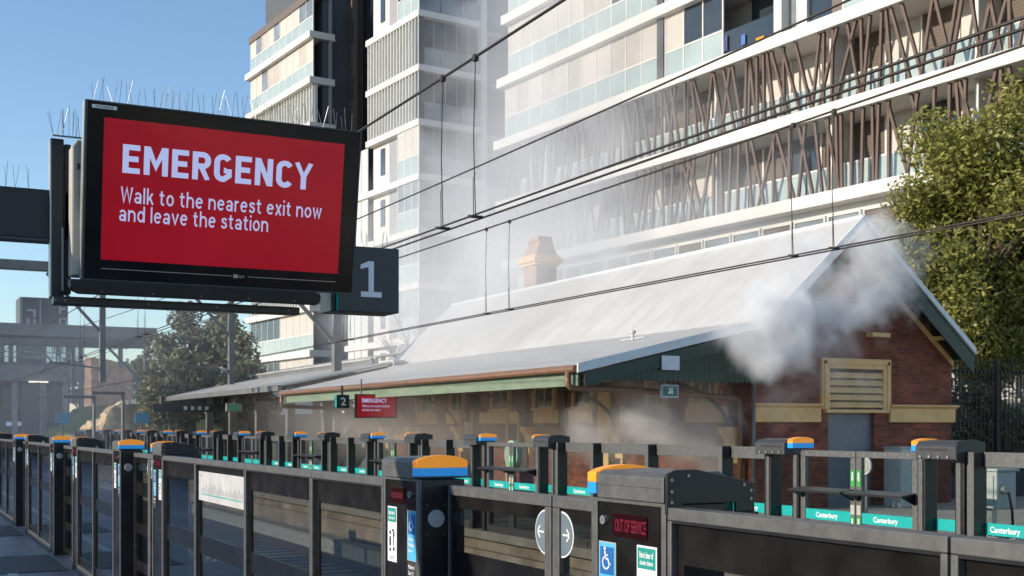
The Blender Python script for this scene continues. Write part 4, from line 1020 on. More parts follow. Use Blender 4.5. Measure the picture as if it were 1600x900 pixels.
def glazed(Ab, y0, y1, z, X, kinds, step=1.08, top=2.6, rr=R):
    """a storey of sliding screens over a tinted balustrade"""
    ys = mull_row(y0, y1, step); fr = MB()
    for yy in ys: fr.box(X - .03, yy - .03, z, X + .03, yy + .03, z + top)
    fr.box(X - .035, y0, z + 1.06, X + .035, y1, z + 1.13)
    Ab(fr, 'screen_frame', M['slab_white'])
    for i, (a, b) in enumerate(zip(ys, ys[1:])):
        kd = kinds(i, len(ys) - 1, rr); m = {'c': M['screen_cream'], 'l': M['louvpale'], 'd': M['darkglass'], 'm': M['midglass'], 'g': M['tgreen']}[kd]
        Ab(MB().box(X - .005, a + .031, z + 1.131, X + .02, b - .031, z + top), 'sliding_screen', m)
        Ab(MB().box(X - .012, a + .031, z + .02, X + .008, b - .031, z + 1.059), 'balustrade_glass', M['tgreen'])

ypier = ay(1034)
rs_ = random.Random(3)
def kA(i, n, r):
    return r.choice('cccl')
for fi, z in enumerate((15.55, 18.6, 21.65, 24.7)):
    zz = z + TS + .002
    def kinds(i, n, r, fi=fi):
        if fi == 1: return 'd' if i in (1, 2) else 'l' if i in (3,4) else r.choice('cccl')
        if fi == 2: return 'd' if i < 3 else r.choice('ccgl')
        return r.choice('ccccl')
    glazed(A, ypier + .25, YF - .15 + (.3 if fi == 0 else 0), zz, FXP, kinds, rr=rs_)
    A(MB().box(FXP - .1, ypier - .2, zz, FXP + .5, ypier + .2, z + 3.04), 'pier', M['darkface'])
    if fi > 0:
        glazed(A, YN, ypier - .25, zz, FXP, lambda i, n, r: r.choice('gmcd'), rr=rs_)
zz = 15.55 + TS + .002
glazed(A, ay(1130), ypier - .25, zz, FXP, lambda i, n, r: 'c' if i >= n - 1 else 'd', 1.25, rr=rs_)
ob0, ob1 = ay(1212), ay(1130)
A(MB().box(FXP + .02, ob0, zz, FXP + .04, ob1, zz + 1.0), 'balcony_glass', M['darkglass'])
A(MB().box(FXP + 1.5, ob0, zz, FXP + 1.68, ob1, zz + 2.55), 'balcony_window', M['darkglass'])
A(MB().box(FXP - .1, ay(1224), zz, FXP + 1.6, ob0, zz + 2.595), 'pier', M['wall_white'])
A(MB().box(FXP + .3, ay(1246), zz, FXP + .4, ay(1224), zz + 2.595), 'window', M['midglass'])
A(MB().box(FXP - .05, ay(1262), zz, FXP + .5, ay(1246), zz + 2.595), 'pier', M['wall_white'])
A(MB().box(FXP + .1, ay(1300), zz, FXP + .3, ay(1262), zz + 2.595), 'window', M['darkglass'])
A(MB().box(FXP, ay(1318), zz, FXP + .3, ay(1300), zz + 2.595), 'pier', M['brownpier'])
glazed(A, YN, ay(1318), zz, FXP, lambda i, n, r: 'g', 1.7, rr=rs_)
# washing on the open balcony
for i, (u, v, wd, ht, col, nm, lb) in enumerate(((1187, 67, .42, .45, (.75, .28, .02), 'towel', 'orange towel drying on the high open balcony'), (1199, 69, .4, .5, (.5, .5, .62), 'towel', 'pale lilac towel drying beside the orange one on the balcony'), (1161, 62, .22, .4, (.08, .18, .45), 'shirt', 'small blue garment hanging on the high balcony'), (1133, 68, .25, .6, (.07, .07, .2), 'shirt', 'dark navy garment hanging at the left end of the high balcony'))):
    Yl = AP.Y(u, FXP - .05); z = AP.Z(v, FXP - .05, Yl)
    t = thing(nm, lb, 'laundry', tuple(Matrix.Rotation(APR, 4, 'Z') @ Vector((FXP - .05, Yl, z))), rz=APR)
    cl = MB(); n_ = 6
    for k in range(n_): 
        x0_, x1_ = .02 * math.sin(k * 1.3), .02 * math.sin(k * 1.3 + 1.3)
        y0_, y1_ = -wd / 2 + wd * k / n_, -wd / 2 + wd * (k + 1) / n_
        cl.add([(x0_, y0_, -ht / 2), (x1_, y1_, -ht / 2), (x1_ * .3, y1_, ht / 2), (x0_ * .3, y0_, ht / 2), (x0_ + .01, y0_, -ht / 2), (x1_ + .01, y1_, -ht / 2), (x1_ * .3 + .01, y1_, ht / 2), (x0_ * .3 + .01, y0_, ht / 2)], [(0, 1, 2, 3), (7, 6, 5, 4), (0, 4, 5, 1), (2, 6, 7, 3)])
    cl.build('cloth', mat('cloth', col, .9, var=.1), t)
# batten storeys
bat = None; cand = []
rb = random.Random(11)
for z in (9.45, 12.5):
    z0, z1 = z + TS + .003, z + 3.047
    ys = mull_row(YN, YF - .1, 1.5)
    for i, (a, b) in enumerate(zip(ys, ys[1:])):
        kd = rb.choice('llldc')
        A(MB().box(FXP + 1.35, a + .04, z0, FXP + 1.40, b - .04, z1), 'recess_panel', {'l': M['louvre'], 'c': M['screen_cream'], 'd': M['darkglass']}[kd])
        A(MB().box(FXP + .55, a + .04, z0 + .05, FXP + .57, b - .04, z0 + 1.0), 'balustrade_glass', M['tgreen'])
    fr = MB().box(FXP + .54, YN, z0 + 1.001, FXP + .6, YF - .1, z0 + 1.06)
    for yy in ys: fr.box(FXP + 1.3, yy - .04, z0, FXP + 1.42, yy + .04, z1)
    A(fr, 'recess_frame', M['slab_white'])
    for yy in ys[::4]: A(MB().box(FXP + .2, yy - .06, z0, FXP + 1.34, yy + .06, z1), 'blade_wall', M['wall_white'])
    y = YN + .3
    while y < YF - .1:
        lean = rb.choice((-1, 1)) * rb.choice((0, .05, .18, .3, .42)) + rb.uniform(-.05, .05)
        cand.append((y, z0, z1, lean)); y += rb.choice((.2, .36, .46, .6))
cand.sort(key=lambda c_: (c_[0]))
vis = [c_ for c_ in cand if c_[0] > 17]
def batten_mb(c_): y, z0, z1, ln = c_; return MB().bar((FXP - .12, y - ln, z0), (FXP - .12, y + ln, z1), .10, .10)
for c_ in vis[:96]: A(batten_mb(c_), 'batten', M['batten'])
rest = MB()
for c_ in [q for q in cand if q[0] <= 17] + vis[96:]:
    m_ = batten_mb(c_); rest.add(m_.v, m_.f)
A(rest, 'batten', M['batten'])['kind'] = 'stuff'

# middle tower
Y2, Y2e = ay(655, 31.9), ay(575, 31.9); X2 = 31.9
X2e = AP.X(757, Y2)
tw, B = apart('apartment_tower', 'white fin clad apartment tower between the dark tower and the long batten block', X2, Y2)
zt = [0.3, 3.35] + FL + [30.8]
B(MB().box(X2e + .2, Y2 + 1.2, -1.3, X2e + 12, Y2 + 22, 33), 'rear_wing', M['darkglass'])
for z in zt: B(MB().box(X2e + .1, Y2 + 1.0, z, X2e + 12.1, Y2 + 1.19, z + .3), 'wing_slab', M['midface'])
B(MB().box(X2 + .62, Y2 + .6, -1.3, X2e - .3, Y2e - .05, 33), 'core', M['midface'])
B(MB().box(X2 + .62, Y2e - .045, -1.3, X2e - .3, Y2e + 3.0, 15.5), 'low_core', M['midface'])
B(MB().box(X2e - .25, Y2 - .12, -1.3, X2e + .1, Y2 + .9, 33), 'corner_pier', M['slab_white'])
for i, z in enumerate(zt):
    long_ = z in (15.55, 6.4, 9.45)
    B(MB().box(X2 - .1, Y2 - .1, z, X2e - .26, Y2e + (3.2 if z < 16 else .15), z + .36), 'floor_slab', M['slab_white'], .02)
    z0, z1 = z + .362, z + 3.045
    # shaded end: glass with balustrade panels and dark frames
    e = MB().box(X2 + .2, Y2 + .35, z0, X2e - .27, Y2 + .59, z1); B(e, 'end_glazing', M['darkglass'])
    n_ = 3
    for k in range(n_):
        a = X2 + .05 + (X2e - .35 - X2) * k / n_; b = X2 + .05 + (X2e - .35 - X2) * (k + 1) / n_
        B(MB().box(a + .03, Y2 - .02, z0 + .02, b - .03, Y2 + .0, z0 + 1.0), 'balustrade_glass', M['midglass'])
    fr = MB()
    for k in range(5): xx = X2 + .3 + k * .75; fr.box(xx, Y2 + .28, z0, xx + .07, Y2 + .349, z1)
    B(fr, 'end_frame', M['midface'])
    if 18 < z < 23:                                         # fin boxes
        B(MB().box(X2 + .1, Y2 + .62, z0, X2 + .3, Y2e, z1), 'fin_back', M['fin'])
        fr = MB(); yy = Y2 + .0
        while yy < Y2e: fr.box(X2 - .05, yy, z0, X2 + .09, yy + .07, z1); yy += .38
        B(fr, 'fins', M['fin'])
        B(MB().box(X2 - .05, Y2 - .05, z0, X2 + .3, Y2 - .001, z1), 'fin_end', M['darkface'])
    else:
        yb_ = ay(622, X2)
        ys = mull_row(Y2, yb_, .85); fr = MB()
        for yy in ys: fr.box(X2 - .03, yy - .03, z0, X2 + .03, yy + .03, z1)
        fr.box(X2 - .035, Y2, z0 + 1.06, X2 + .035, yb_, z0 + 1.12); B(fr, 'screen_frame', M['slab_white'])
        for a, b in zip(ys, ys[1:]):
            B(MB().box(X2 - .005, a + .031, z0 + 1.121, X2 + .02, b - .031, z1), 'sliding_screen', M['screen_cream'] if 15 < z < 16 else M['darkglass'] if z > 23 else M['midglass'])
            B(MB().box(X2 - .01, a + .031, z0, X2 + .01, b - .031, z0 + 1.059), 'balustrade_glass', M['tgreen'])
        B(MB().box(X2 + .3, yb_ + .04, z0, X2 + .6, yb_ + 1.7, z1), 'return_wall', M['midface'])
        B(MB().box(X2 + .32, yb_ + 1.75, z0, X2 + .6, Y2e - .1, z1), 'side_wall', M['wall_white'])
        B(MB().box(X2 + .25, yb_ + 2.3, z0 + .8, X2 + .31, yb_ + 2.8, z1 - .3), 'slit_window', M['darkglass'])
        if z < 16:
            ys = mull_row(Y2e + .1, Y2e + 3.0, .9); fr = MB()
            for a, b in zip(ys, ys[1:]): fr.box(X2 + .05, a + .04, z0, X2 + .1, b - .04, z1)
            B(fr, 'low_wing_screens', M['fin'])

# far dark sided tower
X3 = 32.2; Y3, Y3e = ay(490, X3), ay(392, X3)
t3, D = apart('apartment_tower', 'leftmost apartment tower with cream screens and a tall dark end wall', X3, Y3)
xa, xb_, xc_ = AP.X(515, Y3), AP.X(553, Y3), AP.X(600, Y3)
D(MB().box(X3 + .7, Y3 + .1, -1.3, xa, Y3e - .4, 30.6), 'core', M['darkface'])
D(MB().box(xa + .05, Y3 + .8, -1.3, xb_ + .2, Y3 + 12, 36), 'dark_wall', M['darkface'])
D(MB().box(xa - .05, Y3 - .05, -1.3, xa + .15, Y3 + .5, 36), 'corner_trim', M['midface'])
D(MB().box(xb_ - .05, Y3 + .2, -1.3, xb_ + .35, Y3 + .79, 36), 'pier', M['brownpier'])
D(MB().box(xb_ + .3, Y3 + 1.1, -1.3, xc_ + 4, Y3 + 12, 36), 'rear_wall', M['brownpier'])
for z in (20, 24, 28): D(MB().box(xb_ - .08, Y3 + .1, z, xb_ - .04, Y3 + .19, z + 1.6), 'slit_window', M['darkglass'])
for z in (16, 22, 28): D(MB().box(xa + .6, Y3 + .76, z, xa + .85, Y3 + .795, z + .2), 'wall_vent', M['midface'])
D(MB().box(X3 - .1, Y3 - .1, 30.5, xa, Y3e + .2, 31.0), 'parapet', M['brownpier'])
for z in [3.35] + FL:
    D(MB().box(X3 - .35, Y3 - .12, z, X3 + 1.5, Y3e + .35, z + TS), 'floor_slab', M['slab_white'], .02)
    z0, z1 = z + TS + .002, z + 3.045
    if z == 30: continue
    if z in (21.65, 9.45, 12.5, 18.6, 15.55):
        D(MB().box(X3 + .1, Y3 + .02, z0, X3 + .3, Y3e, z1), 'fin_back', M['fin'])
        fr = MB(); yy = Y3 + .1
        while yy < Y3e: fr.box(X3 - .05, yy, z0, X3 + .09, yy + .08, z1); yy += .5
        D(fr, 'fins', M['fin'])
    else:
        glazed(D, Y3 + .05, Y3e, z0, X3, (lambda i, n, r: r.choice('cccclm')) if z > 20 else (lambda i, n, r: 'd' if i > 4 else 'c'), 1.15, top=2.58, rr=rs_)

tr_ = thing('terrace_wall', 'low bright white terrace wall behind the newer canopy roof', 'wall', tuple(Matrix.Rotation(APR, 4, 'Z') @ Vector((30.4, 70, 0))), rz=APR)
MB().box(-.15, -16, -1, .15, 17, 5.2).build('wall_body', M['wall_white'], tr_)
MB().box(-.22, -16, 5.2, .22, 17, 5.4).build('coping', M['slab_white'], tr_)
# ================================================================== OVERHEAD LINE
VPX = lambda u, v, X: (X, TR.Y(u, X), TR.Z(v, X, TR.Y(u, X)))
PY = 41.0                                    # first portal
def catenary(name, label, X, zc, zm, twin, drops, group='overhead wires above the tracks', y0=-6, y1=118, span=42):
    t = thing(name, label, 'overhead wire', (X, PY, 0), group)
    L = lambda p: (p[0] - X, p[1] - PY, p[2])
    def zmsg(y): 
        f_ = ((y - PY) / span) % 1.0; return zm - .12 * 4 * f_ * (1 - f_)
    c = MB()
    for dx in ((-.05, .05) if twin else (0,)):
        c.tube([L((X + dx, y0, zc)), L((X + dx, y1, zc))], .0075, 6).build('contact_wire', M['wire'], t); c = MB()
    ys = [y0 + (y1 - y0) * k / 90 for k in range(91)]
    MB().tube([L((X, y, zmsg(y))) for y in ys], .011, 6).build('messenger_wire', M['wire'], t)
    for y in drops:
        d = MB().tube([L((X, y, zmsg(y))), L((X, y + .03, (zmsg(y) + zc) / 2)), L((X, y, zc))], .004, 4)
        d.box(-.015, y - PY - .02, zmsg(y) - .03, .015, y - PY + .02, zmsg(y) + .015).box(-.055, y - PY - .012, zc - .004, .055, y - PY + .012, zc + .014)
        d.tube([L((X - .015, y, zc + .01)), L((X - .018, y, zc + .27)), L((X, y, zc + .31))], .003, 4)
        d.build('dropper', M['wire'], t)
    return t
catenary('overhead_wire', 'upper and lower wires with droppers over the nearer track, crossing the white flats', 3.63, 3.15, 4.34, True, [7.55, 8.1, 13.2, 13.8, 19.5, 20.1, 26, 26.6])
catenary('overhead_wire', 'wires with droppers over the farther track, crossing the station roof', 7.43, 3.27, 4.57, True, [8.16, 8.7, 14.4, 15.1, 20.62, 21.0, 26.8, 27.4, 33, 33.6])
fw_ = MB()
fw_.tube([(5.4, y, 4.37 + .0006 * (y - 12) ** 2) for y in [-2 + 2 * k for k in range(60)] if y < PY + .1], .009, 6)
tag(fw_.build('feeder_wire', M['wire']), 'single thin wire rising to the right between the two upper track wires', 'overhead wire', 'overhead wires above the tracks')

def portal(Y, label, posts, ztop=6.80, x0=-5.0, x1=16.6):
    t = thing('wire_portal', label, 'gantry', (x1, Y, 0), 'portal gantries holding the overhead wires')
    MB().box(x0 - x1, -.17, ztop - .15, .12, .17, ztop + .15).build('boom', M['mast'], t, .01)
    MB().box(-.14, -.15, -1.0, .14, .15, ztop - .152).build('mast', M['mast'], t, .01)
    MB().bar((-.1, 0, ztop - 2.1), (-1.9, 0, ztop - .2), .14, .12).build('brace', M['mast'], t)
    MB().box(x0 - x1 - .12, -.14, 0, x0 - x1 + .12, .14, ztop - .152).build('mast', M['mast'], t)
    for (xp, zb) in posts:
        d = MB().box(xp - x1 - .09, -.1, zb, xp - x1 + .09, .1, ztop - .152).build('drop_post', M['mast'], t, .008)
        MB().bar((xp - x1 - .08, 0, ztop - 2.0), (xp - x1 - 1.7, 0, ztop - .2), .09).build('brace', M['mast'], d)
        MB().bar((xp - x1 - .09, 0, zb + .45), (xp - x1 - 1.6, 0, zb + .62), .05).build('cantilever_arm', M['mast'], d)
        MB().bar((xp - x1 - 1.6, 0, zb + .62), (xp - x1 - 1.9, .05, zb + .2), .03).build('registration_arm', M['mast'], d)
        ins = MB()
        for k in range(5): ins.tube([(xp - x1 - .14 - k * .04, 0, zb + .455), (xp - x1 - .155 - k * .04, 0, zb + .457)], .07, 10)
        ins.build('insulator', M['porcelain'], d)
        MB().bar((xp - x1 - 1.0, 0, ztop - .16), (xp - x1 - 1.0, 0, ztop - .75), .03).build('hanger_rod', M['mast'], d)
    return t
xp1, xp2, xl = TR.X(160, PY), TR.X(361, PY), TR.X(526, PY)
portal(PY, 'steel wire portal with posts hanging from its boom, grey mast behind the canopy roof', [(xp1, 3.15), (xp2, 3.15)], x1=xl)
P2 = 66.0
portal(P2, 'second steel wire portal farther along the line, dim in the smoke', [(TR.X(114, P2), 2.9)], ztop=6.0, x1=TR.X(229, P2))

# ================================================================== BACKGROUND AT THE LEFT
YC = 76.0
cx0, cx1 = -9.0, TR.X(232, YC)
cc = thing('concourse', 'grey station concourse bridging the tracks far off at left', 'station building', ((cx0 + cx1) / 2, YC, 0))
xm = (cx0 + cx1) / 2
zr1, zr0 = TR.Z(512, 12, YC), TR.Z(530, 12, YC)
def KB(n, m, x0, y0, z0, x1, y1, z1): return box(n, m, cc, x0 - xm, y0 - YC, z0, x1 - xm, y1 - YC, z1)
KB('roof', M['mast'], cx0, YC - 1, zr0, cx1 + .3, YC + 9, zr1)
KB('floor_deck', M['mast'], cx0, YC, 4.4, TR.X(128, YC), YC + 9, 5.3)
KB('parapet', M['darkface'], cx0, YC - .05, 5.31, TR.X(112, YC), YC + .05, 5.48)
KB('glass_wall', glass_mat('smoky_glass', (.6, .65, .7), 1), cx0, YC + .2, 5.31, TR.X(128, YC), YC + .24, zr0 - .01)
for u in (4, 18, 30, 42, 70, 108, 115, 128, 190):
    X = TR.X(u, YC); KB('column', M['mast'], X - .12, YC + .26, 0 if u in (70, 128) else 5.31, X + .12, YC + .6, zr0 - .005)
KB('lift_tower', M['darkface'], TR.X(33, YC + 1), YC + .7, 0, TR.X(70, YC + 1), YC + 4, zr0 - .006)
KB('lower_hall', mat('hall_dark', (.03, .032, .04), .7, var=.2), cx0, YC + 1, 0, TR.X(112, YC), YC + 8.5, 4.39)
for u, v0, v1, wd in ((6, 606, 640, 2.2), (48, 612, 660, 1.4), (84, 604, 650, 1.0)): KB('hall_opening', M['brownpier'], TR.X(u, YC), YC + .93, TR.Z(v1, 12, YC), TR.X(u, YC) + wd, YC + .99, TR.Z(v0, 12, YC))
for u in (20, 64, 100): KB('hall_pillar', M['midface'], TR.X(u, YC), YC + .5, 0, TR.X(u, YC) + .3, YC + .8, 4.39)
for z in (5.75, 6.05): KB('handrail', M['steel'], cx0, YC - .12, z, TR.X(112, YC), YC - .08, z + .05)
for u in (60, 44): KB('ceiling_light', mat('lamp_glow', (1, .9, .75), .5, var=0, emit=.9), TR.X(u, YC), YC - .4, 4.30, TR.X(u, YC) + .5, YC - .2, 4.38)
for u in (12, 20, 28): KB('lit_panel', mat('panel_glow', (.25, .35, .5), .5, var=0, emit=.5), TR.X(u, YC), YC + .9, 1.75, TR.X(u, YC) + .28, YC + .98, 2.0)
bb = thing('rooftop_sign', 'dark boxy rooftop sign with pale framed letters above the concourse', 'billboard', (TR.X(72, YC), YC + 1, zr1))
sw = (TR.X(110, YC) - TR.X(34, YC)) / 2
box('panel', M['darkface'], bb, -sw, 0, .02, sw, 2.5, 1.72)
box('side_panel', M['midface'], bb, -sw - .01, -.04, .05, -sw + .14, -.002, 1.7)
lt = MB()
for (a, b, c_, d) in ((-.72, .9, -.35, 1.0), (-.45, .55, -.35, .9), (-.72, .1, -.6, .45), (-.45, .1, -.35, .42), (-.18, .1, -.14, 1.6), (.62, .8, .70, 1.5), (.70, 1.05, .9, 1.15), (.62, .1, .7, .55), (.7, .1, .95, .17), (.7, .48, .95, .55), (.9, .17, .97, .48)):
    lt.box(a * sw, -.05, b, c_ * sw, -.003, d)
lt.build('sign_lettering', M['plastic'], bb)

def person(label, x, y, z, h, shirt, legs, hair, turn=0):
    t = bpy.data.meshes.new('person'); s = h / 1.75
    V = [(0, 0, .95), (0, 0, 1.15), (0, .0, 1.40), (0, 0, 1.50), (0, -.01, 1.57), (0, -.02, 1.68), (.2, 0, 1.40), (.25, .02, 1.15), (.24, -.08, .92), (-.2, 0, 1.40), (-.25, .02, 1.15), (-.22, -.1, .92), (.1, 0, .88), (.11, -.03, .48), (.11, .02, .06), (.11, -.12, .03), (-.1, 0, .88), (-.11, .03, .48), (-.11, .05, .06), (-.11, -.09, .03)]
    Ed = [(0, 1), (1, 2), (2, 3), (3, 4), (4, 5), (2, 6), (6, 7), (7, 8), (2, 9), (9, 10), (10, 11), (0, 12), (12, 13), (13, 14), (14, 15), (0, 16), (16, 17), (17, 18), (18, 19)]
    Rd = [.15, .14, .13, .06, .08, .085, .06, .048, .035, .06, .048, .035, .085, .06, .042, .035, .085, .06, .042, .035]
    t.from_pydata([(a * s, b * s, c_ * s) for a, b, c_ in V], Ed, [])
    o = bpy.data.objects.new('person', t); C.objects.link(o); o.location = (x, y, z); o.rotation_euler.z = turn
    m = o.modifiers.new('skin', 'SKIN')
    for sv, r_ in zip(t.skin_vertices[0].data, Rd): sv.radius = (r_ * s, r_ * s)
    t.skin_vertices[0].data[0].use_root = True
    o.modifiers.new('sub', 'SUBSURF').levels = 1
    sm = bpy.data.materials.new('person_cloth'); sm.use_nodes = True; n_ = sm.node_tree
    tc = n_.nodes.new('ShaderNodeTexCoord'); sp = n_.nodes.new('ShaderNodeSeparateXYZ'); rp = n_.nodes.new('ShaderNodeValToRGB'); rp.color_ramp.interpolation = 'CONSTANT'
    mu = n_.nodes.new('ShaderNodeMath'); mu.operation = 'DIVIDE'; mu.inputs[1].default_value = 1.8 * s
    n_.links.new(tc.outputs['Object'], sp.inputs[0]); n_.links.new(sp.outputs[2], mu.inputs[0]); n_.links.new(mu.outputs[0], rp.inputs[0]); n_.links.new(rp.outputs[0], n_.nodes['Principled BSDF'].inputs[0])
    e = rp.color_ramp.elements; e[0].color = (*legs, 1); e[0].position = 0; e[1].color = (*shirt, 1); e[1].position = .53
    for p_, c_ in ((.835, (.35, .22, .16)), (.945, hair)): q_ = e.new(p_); q_.color = (*c_, 1)
    t.materials.append(sm)
    return tag(o, label, 'person')
person('person in a bright blue top standing at the concourse window', TR.X(62, YC + 2), YC + 2.2, 5.31, 1.75, (.03, .12, .6), (.02, .02, .03), (.02, .015, .01), .3)['kind'] = 'thing'
person('person in a red jacket standing at the concourse window', TR.X(92, YC + 2), YC + 2.2, 5.31, 1.7, (.6, .06, .04), (.03, .04, .1), (.02, .015, .01), -.4)['kind'] = 'thing'

# brick cutting wall, rock outcrop, slope
bwX0, bwX1 = TR.X(128, 88), TR.X(222, 88)
br_ = thing('brick_retaining_wall', 'sunlit tan brick wall curving down behind the far masts at left', 'wall', ((bwX0 + bwX1) / 2, 88, 0))
hx = (bwX1 - bwX0) / 2
z_top = TR.Z(562, bwX0, 88); z_mid = TR.Z(574, bwX1, 88)
MB().prism([(-hx, 0), (hx, 0), (hx, z_mid), (hx * .3, z_top - .1), (-hx * .2, z_top + .05), (-hx, z_top + .1)], 'y', 0, .6).build('brickwork', M['brickl'], br_)
ws = [(-hx + 2 * hx * k / 10, TR.Z(592 + 18 * (k / 10) ** 2, 14, 87.7)) for k in range(11)]
bd = MB()
for (xa_, za_), (xc2, zc2) in zip(ws, ws[1:]): bd.prism([(xa_, za_ - .09), (xc2, zc2 - .09), (xc2, zc2 + .09), (xa_, za_ + .09)], 'y', -.09, -.003)
bd.build('stone_band', M['stone'], br_)
br_.rotation_euler.z = rad(38)
def lump(name, label, cat, m, loc, sc, seed, sub=4, rough=.35, kind=None):
    bm = bmesh.new(); bmesh.ops.create_icosphere(bm, subdivisions=sub, radius=1)
    from mathutils import noise
    for v in bm.verts:
        n_ = noise.fractal(v.co * 1.7 + Vector((seed, 0, 0)), 1, 2, 5); v.co *= 1 + rough * n_
        v.co.x *= sc[0]; v.co.y *= sc[1]; v.co.z *= sc[2]
    me = bpy.data.meshes.new(name); bm.to_mesh(me); bm.free(); me.materials.append(m)
    o = bpy.data.objects.new(name, me); C.objects.link(o); o.location = loc
    return tag(o, label, cat, kind=kind)
rx = TR.X(183, 66)
lump('rock_outcrop', 'bright sandstone boulder outcrop between the lamp posts at left', 'rock', M['rock'], (rx, 66, .7), (1.9, 1.4, 2.1), 3)
lump('rock_outcrop', 'low sloping sandstone ledge left of the tall boulder', 'rock', M['rock'], (TR.X(152, 68), 68, .3), (2.6, 1.3, .9), 8)
tag(lump('grass_bank', None, None, mat('grass', (.1, .14, .03), .9, var=.5, scale=4, bump=.5), (TR.X(225, 74), 74, .2), (6, 5, 2.8), 5, 4, .2), kind='structure')
def lamp(u, y, top, label):
    t = thing('street_lamp', label, 'street lamp', (TR.X(u, y), y, 0), 'lamp posts on the far platforms'); z = TR.Z(top, TR.X(u, y), y)
    MB().tube([(0, 0, 0), (0, 0, z)], .07, 8).build('pole', M['mast'], t)
    MB().box(-1.2, -.08, z - .12, .08, .08, z - .003).build('lamp_head', M['mast'], t, .02)
    return t
lamp(147, 52, 618, 'slim lamp post with flat arm left of the boulder'); lamp(192, 50, 612, 'slim lamp post with flat arm in front of the boulder')
for u, v, y, lb in ((222, 652, 54, 'small blue platform sign on a post near the left end of the canopy'), (98, 652, 58, 'small blue sign glowing dimly below the concourse')):
    t = thing('information_sign', lb, 'sign', (TR.X(u, y), y, 0)); z = TR.Z(v, TR.X(u, y), y)
    box('board', mat('info_blue', (.05, .2, .3), .5, emit=.1), t, -.3, -.05, z - .25, .3, .05, z + .2); MB().box(-.04, -.04, 0, .04, .04, z - .251).build('post', M['mast'], t)

# ================================================================== TREES
def tree(name, label, loc, h, crown, n, leaf, m, seed, trunk_r=.25, group=None, lobes=16, bare=False, low=.35):
    """tapered trunk with limbs; leaves fill an uneven cloud of lobes"""
    rr = random.Random(seed); t = thing(name, label, 'tree', loc, group)
    cxr, cyr, czr = crown; zc = h - czr
    wood = MB(); wood.tube([(0, 0, 0), (.05, .02, h * .25), (-.05, .05, h * .5), (.03, 0, h * .85)], [trunk_r, trunk_r * .8, trunk_r * .6, trunk_r * .15], 8)
    ce = []
    for k in range(lobes):
        while True:
            p = Vector((rr.uniform(-1, 1), rr.uniform(-1, 1), rr.uniform(-1, 1)))
            if .25 < p.length < 1: break
        q = Vector((p.x * cxr * .78, p.y * cyr * .78, zc + p.z * czr * .78)); r_ = rr.uniform(.22, .42) * min(cxr, czr) * (16 / lobes) ** .25
        ce.append((q, r_))
        b0 = Vector((0, 0, rr.uniform(h * .3, h * .6))); mid = b0.lerp(q, .5) + Vector((rr.uniform(-.3, .3), rr.uniform(-.3, .3), .2))
        wood.tube([b0, mid, q], [trunk_r * .35, trunk_r * .2, .02], 5)
        if bare:
            for j in range(9):
                e = q + Vector((rr.uniform(-1, 1), rr.uniform(-1, 1), rr.uniform(-.3, 1.2))) * r_ * 1.6
                wood.tube([q.lerp(mid, rr.random() * .6), q.lerp(e, .6), e], [.02, .012, .004], 4)
    wood.build('trunk', M['bark'], t)
    fo = MB()
    for k in range(n):
        q, r_ = ce[int(rr.random() ** 1.0 * len(ce)) % len(ce)]
        d = Vector((rr.gauss(0, 1), rr.gauss(0, 1), rr.gauss(0, 1))).normalized() * r_ * (rr.random() ** .45) * 1.15
        p = q + d; p.z = max(p.z, h * low * .6)
        u_ = Vector((rr.gauss(0, 1), rr.gauss(0, 1), rr.gauss(0, .7))).normalized(); v_ = u_.cross(Vector((rr.gauss(0, 1), rr.gauss(0, 1), rr.gauss(0, 1)))).normalized()
        a, b = leaf * rr.uniform(.6, 1.3), leaf * .42 * rr.uniform(.7, 1.2)
        fo.add([p - u_ * a, p - v_ * b, p + u_ * a, p + v_ * b], [(0, 1, 2, 3)])
    me = bpy.data.meshes.new('foliage'); me.from_pydata(fo.v, [], fo.f); me.materials.append(m)
    o = bpy.data.objects.new('foliage', me); C.objects.link(o); o.parent = t
    return t
ty = 24.5
tree('leafy_tree', 'large olive green leafy tree behind the black fence at right', (TR.X(1535, ty), ty, 0), 12.2, (3.7, 3.2, 5.1), 60000, .105, M['leaf'], 5, .3, lobes=70, low=.2)
tree('leafy_tree', 'olive tree filling the right edge beside the larger one', (TR.X(1740, 22.5), 22.5, 0), 10.5, (2.6, 2.6, 4.3), 24000, .10, M['leaf'], 9, .3, lobes=26, low=.2)
tree('leafy_shrub', 'dense dark shrub growing behind the black paling fence', (TR.X(1560, 22), 22, 0), 3.2, (3.2, .8, 1.6), 9000, .09, M['leafd'], 12, .08, lobes=20, low=.02)
GT = 'trees beyond the far end of the platforms'
for i, (u, y, h, cw, n, lb) in enumerate(((300, 62, 9.2, 2.5, 6500, 'tall dusky tree behind the wire portal at left, the tallest there'), (262, 66, 7.2, 2.0, 6000, 'rounded dusky tree at the left side of the tall one'), (352, 60, 7.0, 2.2, 6000, 'dusky tree at the right of the tall one, before the far tower'), (392, 58, 5.2, 1.8, 5000, 'low dusky tree at the foot of the leftmost tower'), (288, 58, 5.5, 3.2, 8000, 'broad low tree in front of the tall dusky one'))):
    tree('leafy_tree', lb, (TR.X(u, y), y, 0), h, (cw, cw, h * .40), n, .17, M['leafd'], 20 + i, .2, GT, 18, low=.15)
for i, (u, y, h, lb) in enumerate(((130, 110, 7.8, 'small far tree seen under the concourse roof at its right'), (175, 112, 8.3, 'far tree crown between the portal posts'), (215, 108, 7.6, 'far tree just left of the dusky clump'), (240, 72, 3.6, 'green bush beside the canopy end'))):
    tree('leafy_tree', lb, (TR.X(u, y), y, 0), h, (4, 4, h * .3) if i < 3 else (2, 2, 1.5), 3500, .22, M['leafg'], 40 + i, .2, GT, 12, low=.1)
